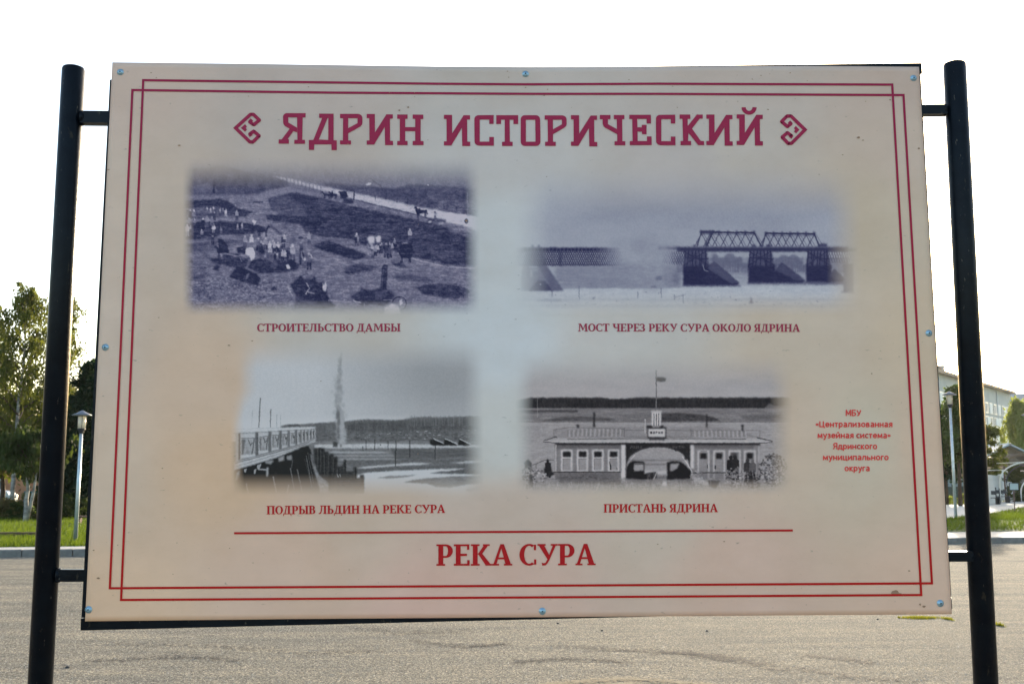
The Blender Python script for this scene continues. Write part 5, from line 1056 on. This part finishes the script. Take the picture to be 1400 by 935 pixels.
def conifer(x, y, z, H, R2, n, label, seed, h0=.12, group=None, leafm=None, tr_=.16):
    rr = random.Random(seed); t = thing('conifer_tree', label, 'tree', (x, y, z), 0, group)
    q = B(); q.tube([(0, 0, -.1), (.05, 0, H*.5), (0, 0, H*.97)], [tr_, tr_*.55, .02], 9); q.build('trunk', bark_d, t); lb = B(); C = []
    for i in range(46):
        f = h0+(1-h0)*i/46; a = i*2.4+rr.uniform(-.4, .4); R3 = R2*(1-f)**.75*rr.uniform(.7, 1.15)+.12; up_ = rr.uniform(-.05, .35)
        p0 = Vector((0, 0, f*H)); p1 = p0+Vector((math.cos(a)*R3, math.sin(a)*R3, R3*up_)); lb.tube([p0, p1], [.035*(1.1-f), .008], 5, False)
        for k in range(int(n/46)):
            u = rr.random()**.6; s_ = .07+.13*u*min(1, R3); C.append((p0.x+(p1.x-p0.x)*u+rr.gauss(0, s_), p0.y+(p1.y-p0.y)*u+rr.gauss(0, s_), p0.z+(p1.z-p0.z)*u+rr.gauss(.05, s_*.8)+u*u*.1))
    lb.build('limbs', bark_d, t); leaves('crown', C, leafm or lf_dark, .13, t); return t
def place(px, D, pybase=None):
    """ground point seen at column px at depth D"""
    d = ray(px, 690); p = CAM+d*((D-CAM.y)/d.y); return p.x, p.y, gz(p.x, p.y)
def top_h(px, py, p):                                             # height of a line of sight above a ground point's depth
    return at_y(px, py, p[1]).z-p[2]
GT = 'trees beyond the lawn'
p = place(16, 40); birch(*p, top_h(20, 366, p), 1.75, 13000, 'tall thin birch with a pale trunk at the left edge of the photo', lf_birch, size=.07, seed=3, group=GT, weep=1.5, lean=.012, trunk_r=.10)
p = place(74, 43); birch(*p, top_h(74, 380, p), 1.25, 6000, 'tall birch mostly hidden behind the left post, a few hanging sprigs showing on its right', lf_birch, size=.075, seed=8, group=GT, weep=1.3)
p = place(-28, 44); birch(*p, top_h(-28, 400, p), 2.0, 4000, 'birch cut off by the left edge of the photo', lf_birch, seed=12, group=GT)
p = place(36, 34.5); t_ = birch(*p, top_h(40, 585, p), 1.2, 4200, 'low forked birch with a white trunk and dark spreading twigs beside the left post', lf_bush, seed=21, group=GT, low=.42, weep=.5, trunk_r=.095)
q = B(); q.tube([(.04, 0, 0), (.22, 0, 1.0), (.30, 0, 1.9)], [.08, .055, .03], 8); q.build('trunk', bark_w, t_)
p = place(112, 41); conifer(*p, top_h(114, 498, p), 1.7, 8000, 'dark evergreen with an open spiky top between left post and board', 5, .03, GT)
p = place(133, 40); conifer(*p, top_h(133, 484, p), 1.7, 8000, 'dark evergreen half hidden behind the left edge of the board', 6, .03, GT)
p = place(90, 44); bushy(*p, .1, 4.6, 1.7, 1.2, 5200, 'bushy_tree', 'dense dark bushy tree low behind the left post', 'tree', lf_dark, .14, 9, .12, GT)
p = place(106, 39.5); bushy(*p, .05, 2.6, 1.3, .8, 3800, 'evergreen_shrub', 'dark shrub at the foot of the evergreens behind the left lamp', 'shrub', lf_dark, .12, 10)
p = place(60, 46); bushy(*p, 2.2, 5.6, 1.7, 1.2, 5500, 'bushy_tree', 'dark leafy tree between the tall birch and the left post', 'tree', lf_bush, .13, 14, .13, GT)
p = place(2, 45); bushy(*p, 1.9, 5.5, 1.9, 1.2, 5200, 'bushy_tree', 'leafy tree low behind the tall birch at the left edge', 'tree', lf_birch, .13, 15, .13, GT)
p = place(8, 37.5); bushy(*p, .0, .62, .85, .4, 2600, 'hedge_shrub', 'low reddish hedge bush at the left edge beyond the lawn', 'shrub', lf_rust, .07, 16, None, 'low bushes at the back of the lawn', 20)
p = place(26, 36.2); bushy(*p, .0, .6, .32, .3, 1200, 'hedge_shrub', 'small upright green bush left of the white birch trunk', 'shrub', lf_bush, .06, 17, None, 'low bushes at the back of the lawn', 14)
p = place(46, 37); bushy(*p, .0, .95, .5, .4, 2000, 'hedge_shrub', 'low bush between the white birch trunk and the left post', 'shrub', lf_rust, .07, 18, None, 'low bushes at the back of the lawn', 16)
p = place(100, 37.5); bushy(*p, .0, .8, .7, .4, 1800, 'hedge_shrub', 'low dark bush behind the grass between left post and lamp', 'shrub', lf_bush, .07, 19, None, 'low bushes at the back of the lawn', 16)
# right side
p = place(1313, 47); t_ = conifer(*p, top_h(1313, 533, p), 1.25, 7500, 'dark green conifer with a bare reddish trunk behind the right lamp', 31, .36, None, mat('conifer_green', (.035, .065, .018), .7, var=(.06, .10, .02), scale=1, trans=(.08, .12, .015)), .11)
p = place(1294, 50); bushy(*p, 1.5, 4.9, 1.2, 1.0, 4600, 'bushy_tree', 'dark green tree just right of the board edge behind the lamp', 'tree', lf_dark, .13, 33, .12)
p = place(1359, 55); bushy(*p, 1.5, 4.2, .75, .7, 2600, 'bushy_tree', 'small loose leaved tree on a thin trunk right of the right post', 'tree', lf_birch, .11, 34, .06, None, 34)
p = place(1344, 60); bushy(*p, 2.6, 4.9, .45, .4, 700, 'bushy_tree', 'thin leafy tree partly hidden behind the right post', 'tree', lf_birch, .11, 38, .06, None, 30)
p = place(1401, 78); birch(*p, top_h(1403, 534, p), 1.35, 8000, 'yellow green weeping tree at the right edge of the photo', lf_yel, size=.13, seed=35, weep=2.6, low=.30)
p = place(1394, 58); bushy(*p, .0, 2.0, .75, .5, 2600, 'evergreen_shrub', 'dense dark green shrub inside the garden hoops', 'shrub', lf_bush, .10, 36)
p = place(1301, 52); bushy(*p, .0, .5, 1.3, .4, 1000, 'hedge_shrub', 'low green growth at the foot of the fence behind the right lamp', 'shrub', lf_yel, .06, 37, None, 'low bushes at the back of the lawn', 14)

# ================================================================ apartment block and houses
def edge(px, py, Dp): p = at_y(px, py, Dp); return p
wallm = mat('grey_plaster', (.42, .46, .46), .9, var=(.52, .55, .53), scale=.35); roofm = mat('roof_sheet', (.22, .17, .13), .7); frm = mat('white_frame_and_sky_reflection', (.93, .93, .90), .3); glass = mat('window_glass', (.10, .13, .16), .12, spec=.8)
A0 = at_y(1255, 503.5, 172); A1 = at_y(1380.8, 538.5, 222); zt = (A0.z+A1.z)/2
bd = Vector((A1.x-A0.x, A1.y-A0.y, 0)); BLn = bd.length; bd.normalize(); bn = Vector((bd.y, -bd.x, 0))                     # bn faces the camera
if bn.y > 0: bn = -bn
blk = thing('apartment_block', 'long grey plastered apartment block with bright window sashes behind the right post', 'building', (A0.x, A0.y, 0), math.atan2(bd.y, bd.x))
zt = A1.z; z0t = A0.z
def lb_(x, y, z): return (x, y, z)
# local x runs along the facade, local -y faces the camera
hz = lambda x: z0t+(zt-z0t)*x/BLn
q = B(); q.face([(0, 0, 0), (BLn, 0, 0), (BLn, 0, hz(BLn)), (0, 0, hz(0))]); q.face([(0, 14, 0), (0, 0, 0), (0, 0, hz(0)), (0, 14, hz(0))]); q.face([(BLn, 0, 0), (BLn, 14, 0), (BLn, 14, hz(BLn)), (BLn, 0, hz(BLn))]); q.face([(BLn, 14, 0), (0, 14, 0), (0, 14, hz(0)), (BLn, 14, hz(BLn))]); q.build('wall', wallm, blk)
q = B(); q.v = [(-1, -1.1, hz(0)), (BLn+.5, -1.1, hz(BLn)), (BLn+.5, 15, hz(BLn)), (-1, 15, hz(0)), (-1, -1.1, hz(0)+.55), (BLn+.5, -1.1, hz(BLn)+.45), (BLn+.5, 15, hz(BLn)+.5), (-1, 15, hz(0)+.5)]; q.f = [(0, 1, 5, 4), (1, 2, 6, 5), (2, 3, 7, 6), (3, 0, 4, 7), (4, 5, 6, 7), (3, 2, 1, 0)]; q.smooth = [False]*6; rf = q.build('roof', roofm, blk)
q = B(); q.box((12.5, 5, hz(12)+1.0), (9, 3, 1.2)); q.build('roof_house', mat('roof_brick', (.16, .11, .08), .9), rf)
q = B(); q.box((24.5, 3, hz(24)+1.3), (.5, .5, 1.6)); q.build('chimney', mat('chimney_plaster', (.5, .48, .45), .9), rf)
wf = B(); wf.box((0, .10, 0), (.95, .05, 1.0)); wfm = wf.mesh('window'); wfm.materials.append(glass)
fr = B()
for a, c in (((0, .02, 1.0), (1.1, .06, .11)), ((0, .02, -1.0), (1.1, .1, .11)), ((-1.0, .02, 0), (.12, .06, 1.0)), ((1.0, .02, 0), (.12, .06, 1.0)), ((.15, .02, 0), (.09, .06, .95))): fr.box(a, c)
frm_me = fr.mesh('frame'); frm_me.materials.append(frm)
sa = B(); sa.box((0, 0, 0), (.42, .03, .98)); sash_me = sa.mesh('sash'); sash_me.materials.append(frm)  # solid white panel, the sky's reflection in the sash painted as colour
fl0 = 1.6
for fl in range(6):
    for k in range(19):
        x = 2.2+k*3.45; z = fl0+fl*2.78+1.0
        if x > BLn-1.5 or z+1.2 > hz(x): continue
        o = bpy.data.objects.new('window', wfm); COL.objects.link(o); o.parent = blk; o.location = (x, -.12, z)
        o2 = bpy.data.objects.new('frame', frm_me); COL.objects.link(o2); o2.parent = o; o2.location = (0, -.04, 0)
        if (k*7+fl*3) % 5 < 3:
            o3 = bpy.data.objects.new('sash', sash_me); COL.objects.link(o3); o3.parent = o; o3.location = (-.45 if k % 2 else .55, -.2, 0); o3.rotation_euler = (0, 0, math.radians(-14))
for k in (3, 9, 15):
    q = B(); q.tube([(k*3.45+.5, -.18, 0), (k*3.45+.5, -.18, hz(k*3.45))], .09, 6); q.build('drainpipe', galv, blk)
# second block further away
p0 = at_y(1374, 560, 245); p1 = at_y(1440, 560, 262); r0 = at_y(1374, 553, 245).z; r1 = at_y(1374, 537, 250).z
bk = thing('apartment_block', 'distant brownish block with a blue grey pitched roof at the right edge', 'building', (p0.x, p0.y, 0))
Lx = p1.x-p0.x
q = B(); q.box((Lx/2, 6, r0/2), (Lx/2, 6, r0/2)); q.build('wall', mat('brown_plaster', (.22, .19, .16), .9, var=(.28, .25, .21), scale=.5), bk)
q = B(); q.v = [(-.8, -.8, r0), (Lx+.8, -.8, r0), (Lx+.8, 12.8, r0), (-.8, 12.8, r0), (1, 6, r1), (Lx-1, 6, r1)]; q.f = [(0, 1, 5, 4), (1, 2, 5), (2, 3, 4, 5), (3, 0, 4), (3, 2, 1, 0)]; q.smooth = [False]*5; q.build('roof', mat('slate_blue', (.17, .21, .24), .7, var=(.22, .26, .28), scale=2), bk)
for k in range(4):
    q = B(); q.box((1.6+k*2.9, -.03, r0-1.9), (.55, .05, .75)); wq = q.build('window', glass, bk); q = B(); q.box((1.6+k*2.9, -.09, r0-2.72), (.65, .06, .06)); q.build('sill', frm, wq)
# small gabled house at the right edge
slate = mat('grey_slate', (.36, .40, .42), .6, var=(.44, .48, .50), scale=2.5); brick = mat('brown_board', (.14, .10, .075), .9, var=(.20, .15, .11), scale=3)
D = 66; ge = at_y(1377, 608.5, D); ev = at_y(1410, 624, D); gr = gz(ge.x, D); hb = thing('small_house', 'small brown gabled house with a pale slate roof at the right edge behind the hoops', 'house', (ge.x, D, gr))
gH = ge.z-gr; eH = ev.z-gr; wx = ev.x-ge.x
q = B(); q.face([(-wx, 0, 0), (wx, 0, 0), (wx, 0, eH), (0, 0, gH-.08), (-wx, 0, eH)]); q.face([(wx, 0, 0), (wx, 5, 0), (wx, 5, eH), (wx, 0, eH)]); q.face([(-wx, 5, 0), (-wx, 0, 0), (-wx, 0, eH), (-wx, 5, eH)]); q.face([(wx, 5, 0), (-wx, 5, 0), (-wx, 5, eH), (0, 5, gH-.08), (wx, 5, eH)]); q.build('wall', brick, hb)
for s_ in (-1, 1):
    q = B(); sl_ = math.atan2(gH-eH, wx); M = Matrix.Rotation(sl_*s_, 3, 'Y'); ln = math.hypot(wx, gH-eH)/2+.22
    q.box((s_*(wx/2+.12), 2.5, (gH+eH)/2+.0), (ln, 2.9, .05), M); rp = q.build('roof', slate, hb)
q = B(); q.box((.9, -.03, 1.5), (.3, .04, .4)); q.build('window', glass, hb)
# side view of its long pale roof
rf2 = at_y(1392, 613, D-1)
# brick house far left
D = 62; a0 = at_y(-14, 668, D); a1 = at_y(70, 668, D); gr = gz(a0.x, D)
hL = thing('brick_house', 'low orange brick house with a teal plinth behind the birches at the left', 'house', (a0.x, D, gr)); Lw = a1.x-a0.x; hh = 3.1
obrick = mat('orange_brick', (.30, .13, .07), .9, var=(.38, .18, .10), scale=3); teal = mat('teal_board', (.05, .13, .15), .8)
q = B(); q.box((Lw/2, 3, hh/2), (Lw/2, 3, hh/2)); q.build('wall', obrick, hL)
q = B(); q.v = [(-.3, -.4, hh), (Lw+.3, -.4, hh), (Lw+.3, 6.4, hh), (-.3, 6.4, hh), (-.3, 3, hh+1.5), (Lw+.3, 3, hh+1.5)]; q.f = [(0, 1, 5, 4), (1, 2, 5), (2, 3, 4, 5), (3, 0, 4), (3, 2, 1, 0)]; q.smooth = [False]*5; q.build('roof', roofm, hL)
q = B(); q.box((Lw*.78, -.06, .42), (Lw*.21, .05, .38)); q.build('plinth', teal, hL)
for u in (.12, .93):
    q = B(); q.box((Lw*u, -.02, 1.15), (.28, .05, .34)); wq = q.build('window', glass, hL); q = B()
    for c_, h_ in (((0, 0, .36), (.34, .06, .04)), ((0, 0, -.36), (.34, .08, .04)), ((-.31, 0, 0), (.04, .06, .36)), ((.31, 0, 0), (.04, .06, .36))): q.box((Lw*u+c_[0], -.05, 1.15+c_[2]), h_)
    q.build('frame', frm, wq)

# parked car at the far left
car_w = mat('car_paint', (.42, .47, .55), .25, .3); blackm = mat('rubber', (.02, .02, .02), .8); tyre = blackm
D = 50; c0 = at_y(-44, 693, D); gr = gz(c0.x, D); car = thing('parked_car', 'pale blue grey parked car at the left edge behind the hedge', 'car', (c0.x, D, gr), math.radians(12))
prof = [(-2.1, .35), (-2.15, .72), (-1.9, .92), (-1.35, .98), (-.75, 1.42), (.55, 1.45), (1.2, 1.02), (1.95, .88), (2.12, .6), (2.1, .35)]
def extrude(bb, prof, y0, y1, t0=1.0):
    n = len(prof); k = len(bb.v)
    for y in (y0, y1):
        for x, z in prof: bb.v.append((x, y, z))
    bb.f.append(tuple(range(k, k+n))); bb.f.append(tuple(range(k+2*n-1, k+n-1, -1))); bb.smooth += [False, False]
    for i in range(n): j = (i+1) % n; bb.f.append((k+i, k+n+i, k+n+j, k+j)); bb.smooth.append(False)
q = B(); extrude(q, prof, -.82, .82); body_ = q.build('body', car_w, car)
q = B(); extrude(q, [(-1.2, 1.0), (-.7, 1.36), (-.05, 1.39), (-.05, 1.0)], -.84, .84); q.build('side_window', glass, car)
q = B(); extrude(q, [(.03, 1.0), (.03, 1.39), (.5, 1.38), (1.05, 1.02)], -.84, .84); q.build('side_window', glass, car)
for x in (-1.35, 1.35):
    for y in (-.75, .75):
        M = Matrix.Rotation(math.radians(90), 3, 'X'); q = B(); q.lathe((x, y+.1, .32), [(.26, 0), (.32, .03), (.32, .17), (.26, .2)], 18, M); wo = q.build('wheel', tyre, car)
        q = B(); q.lathe((x, y+.11, .32), [(.18, 0), (.18, .22)], 12, M); q.build('rim', galv, wo)
for y in (-.6, .6):
    q = B(); q.box((2.08, y, .68), (.06, .16, .07)); q.build('headlight', frm, car)
# low timber rail on the left lawn, bench further right
wood = mat('brown_timber', (.075, .042, .03), .85, var=(.11, .065, .045), scale=6, bump=.4, stretch=(1, 8, 8))
pa, pb = onland(-18, 735), onland(56, 735); rl = thing('timber_rail', 'low brown timber rail crossing the grass at the left', 'rail', (pa.x, pa.y, pa.z))
dx, dy = pb.x-pa.x, pb.y-pa.y; Lr = math.hypot(dx, dy); ar = math.atan2(dy, dx)
q = B(); q.box((dx/2, dy/2, .11), (Lr/2, .05, .035), Matrix.Rotation(ar, 3, 'Z')); q.build('beam', wood, rl)
for u in (.08, .5, .92): q = B(); q.box((dx*u, dy*u, .02), (.04, .04, .055)); q.build('foot', wood, rl)
pa, pb = onland(106, 716), onland(128, 716.5); bt = thing('low_bench', 'low brown bench half hidden by the board at the edge of the dark trees', 'bench', (pa.x, pa.y, pa.z))
dx = pb.x-pa.x; q = B(); q.box((dx/2, 0, .25), (dx/2, .14, .025)); q.build('seat', wood, bt)
for u in (.12, .88):
    q = B(); q.box((dx*u, 0, .11), (.03, .1, .115)); q.build('leg', wood, bt)
q = B(); q.box((dx*.75, .2, .45), (.012, .012, .5), Matrix.Rotation(-.35, 3, 'Y')); 
q.build('prop_stick', mat('pale_stick', (.30, .24, .15), .8), bt)

# ================================================================ fences behind the right lamp and garden
fence_m = mat('grey_fence', (.25, .31, .33), .8, var=(.32, .38, .40), scale=4); 
def plank_fence(px0, px1, pyb, pyt, D0, D1, label, m, w=.14, gap=.012, group=None, low_m=None):
    a, b2 = at_y(px0, pyb, D0), at_y(px1, pyb, D1); za, zb = gz(a.x, a.y), gz(b2.x, b2.y); H = at_y((px0+px1)/2, pyt, (D0+D1)/2).z-(za+zb)/2
    f = thing('plank_fence', label, 'fence', (a.x, a.y, za)); d = Vector((b2.x-a.x, b2.y-a.y, 0)); Lf = d.length; an_ = math.atan2(d.y, d.x); f.rotation_euler = (0, 0, an_)
    n = int(Lf/(w+gap)); rr = random.Random(int(px0)); pl = B(); pl.box((0, 0, 0), (w/2, .012, .5)); pme = pl.mesh('plank'); pme.materials.append(m)
    for k in range(n):
        hk = H*(1+rr.uniform(-.012, .012)); o = bpy.data.objects.new('plank', pme); COL.objects.link(o); o.parent = f; o.location = (k*(w+gap)+w/2, rr.uniform(-.004, .004), hk/2+(zb-za)*k/max(1, n)); o.scale = (1, 1, hk)
    for zr in (.25, .8):
        q = B(); q.box((Lf/2, .045, H*zr), (Lf/2, .02, .04)); q.build('rail', m, f)
    k = 0
    while k*2.4 < Lf+.1: q = B(); q.box((min(k*2.4, Lf-.05), .10, H/2), (.045, .045, H/2+.03)); q.build('fence_post', m, f); k += 1
    return f
plank_fence(1262, 1330, 688, 665, 56, 56, 'dark green lower plank fence behind the lamp and conifer trunk', mat('green_fence', (.06, .085, .07), .85, var=(.09, .12, .10), scale=3), .16)
plank_fence(1262, 1345, 688, 651, 60, 60, 'taller pale blue grey plank fence behind the dark green one', fence_m, .16)
plank_fence(1352, 1372, 683, 650, 49, 62, 'light grey plank fence running back beside the right post', mat('light_fence', (.40, .44, .45), .8, var=(.5, .54, .54), scale=4), .15)
plank_fence(1365.5, 1386, 672, 642, 61, 64, 'white garden fence panel behind the hoops at the right edge', mat('white_fence', (.50, .56, .58), .8, var=(.62, .66, .66), scale=4), .15)
plank_fence(1386, 1440, 672, 646, 64.5, 66, 'weathered dark garden fence behind the shrub at the right edge', mat('weathered_fence', (.13, .12, .10), .9, var=(.19, .17, .14), scale=4), .15)
# garden hoops
hoop_m = mat('white_hoop', (.72, .70, .64), .35, .2); ht = thing('hoop_arbour', 'arched garden tunnel of pale metal hoops at the right edge', 'arbour')
for (px, py, D, Rr, Hh, m_) in ((1368.2, 682, 50, 1.62, 2.05, hoop_m), (1377.5, 678, 54, 1.62, 2.05, dk), (1396.3, 679, 51.5, 1.62, 1.5, hoop_m)):
    b0 = at_y(px, py, D); z0 = gz(b0.x, b0.y); pts = []
    cx = b0.x+Rr
    for k in range(19):
        a = math.pi*(1-k/18); pts.append((cx+Rr*math.cos(a), b0.y, z0+Hh-.85+.0+ (Rr*.62)*math.sin(a)+ .0))
    pts = [(pts[0][0], pts[0][1], z0)]+pts+[(pts[-1][0], pts[-1][1], z0)]
    q = B(); q.tube(pts, .035, 8); q.build('hoop', m_, ht)
for k, u in enumerate((.2, .5, .8)):
    a = math.pi*(1-u); b0 = at_y(1368.2, 682, 50); z0 = gz(b0.x, 50); x = b0.x+1.62+1.62*math.cos(a); z = z0+1.2+1.0*math.sin(a)
    q = B(); q.tube([(x, 50, z), (x+.25, 54, z)], .02, 6); q.build('purlin', hoop_m, ht)
can = thing('arched_canopy', 'brown arched canopy edge behind the white hoops', 'canopy'); b0 = at_y(1373.5, 655, 57); z0 = gz(b0.x, 57); q = B(); Rr = 1.5
zt_ = at_y(1400, 619.5, 57).z-z0
prev = None
for k in range(13):
    a = math.pi*(1-k/12); o_ = Vector((b0.x+Rr+Rr*math.cos(a), 57, z0+zt_-.75+.75*math.sin(a)))
    if prev is not None: q.v += [tuple(prev), tuple(o_), (o_.x, 60, o_.z), (prev.x, 60, prev.z), (prev.x, 57, prev.z-.12), (o_.x, 57, o_.z-.12), (o_.x, 60, o_.z-.12), (prev.x, 60, prev.z-.12)]; k0 = len(q.v)-8; q.f += [(k0, k0+1, k0+2, k0+3), (k0+4, k0+5, k0+1, k0), (k0+7, k0+6, k0+5, k0+4)]; q.smooth += [True, False, True]
    prev = o_
q.build('canopy_roof', mat('brown_sheet', (.16, .10, .06), .6), can)
for u in (0, 2*Rr):
    q = B(); q.tube([(b0.x+u, 57, z0), (b0.x+u, 57, z0+zt_-.75)], .05, 8); q.build('canopy_post', wood, can)
# notice board on its pole, red bin, dark benches
nb = onland(1388.2, 700); nt_ = thing('notice_board', 'small blank pale blue notice board on a thin pole at the right lawn', 'sign', nb)
zs = at_y(1388, 665, nb.y).z-nb.z; wS = (at_y(1393.3, 665, nb.y).x-at_y(1381, 665, nb.y).x)/2; hS = (at_y(1388, 660, nb.y).z-at_y(1388, 669.3, nb.y).z)/2
q = B(); q.tube([(0, .03, -.1), (0, .03, zs+hS)], .022, 8); q.build('pole', mat('rusty_pole', (.14, .09, .07), .7), nt_)
q = B(); q.box((0, 0, zs), (wS, .012, hS)); q.build('sign_panel', mat('pale_panel', (.42, .50, .50), .5), nt_)
q = B()
for c_, h_ in (((0, 0, hS), (wS+.012, .018, .012)), ((0, 0, -hS), (wS+.012, .018, .012)), ((-wS, 0, 0), (.012, .018, hS-.012)), ((wS, 0, 0), (.012, .018, hS-.012))): q.box((c_[0], -.003, zs+c_[2]), h_)
q.build('frame', dk, nt_)
bx = onland(1385.5, 682); rb = thing('litter_bin', 'dark red litter bin behind the small notice board', 'bin', bx); sc_ = (at_y(1390, 680, bx.y).x-at_y(1380.5, 680, bx.y).x)/2
q = B(); q.lathe((0, 0, 0), [(sc_*.8, 0), (sc_, .9*sc_*2), (sc_*1.05, .9*sc_*2+.03)], 14); q.build('body', mat('red_bin', (.17, .015, .02), .6), rb); q = B(); q.lathe((0, 0, sc_*1.8+.03), [(sc_*.98, 0), (sc_*.9, .05)], 14); q.build('rim', dk, rb)
for px, py, wdt, lb__ in ((1358, 690, .75, 'dark low bench beside the path just right of the right post'), (1372, 687.5, .75, 'second dark low bench by the path nearer the hoops')):
    bp_ = onland(px, py); bb_ = thing('park_bench', lb__, 'bench', bp_, .25, 'low benches beside the path')
    for dy_ in (-.12, .0, .12): q = B(); q.box((0, dy_, .36), (wdt/2, .05, .02)); q.build('seat_slat', dk, bb_)
    for u in (-.8, .8): q = B(); q.box((u*wdt/2, 0, .17), (.03, .15, .17)); q.build('leg', dk, bb_)
    q = B(); q.box((0, .2, .62), (wdt/2, .015, .1), Matrix.Rotation(-.15, 3, 'X')); q.build('backrest', dk, bb_)
for px, py, h_, lb__ in ((1362.5, 690, .85, 'thin dark bollard left of the two benches'), (1367.3, 689, .8, 'thin dark bollard between the two benches')):
    bp_ = onland(px, py); q = B(); q.tube([(0, 0, 0), (0, 0, h_)], .03, 8); q.lathe((0, 0, h_), [(.03, 0), (.045, .02), (.02, .05)], 8); o = q.build('bollard', dk); o.location = bp_; tag(o, lb__, 'bollard', 'bollards by the benches')

# ================================================================ thin evening haze
hz_m = bpy.data.materials.new('haze_air'); hz_m.use_nodes = True; N = hz_m.node_tree; N.nodes.remove(N.nodes['Principled BSDF'])
vol = N.nodes.new('ShaderNodeVolumePrincipled'); vol.inputs['Density'].default_value = .00008; vol.inputs['Color'].default_value = (.95, .95, .93, 1); vol.inputs['Anisotropy'].default_value = .55
N.links.new(vol.outputs[0], N.nodes['Material Output'].inputs['Volume'])
q = B(); q.box((0, 1390, 13.0), (1600, 1700, 14.5)); q.build('haze', hz_m, None, 'stuff')['label'] = 'thin bright evening haze over the yard and buildings'
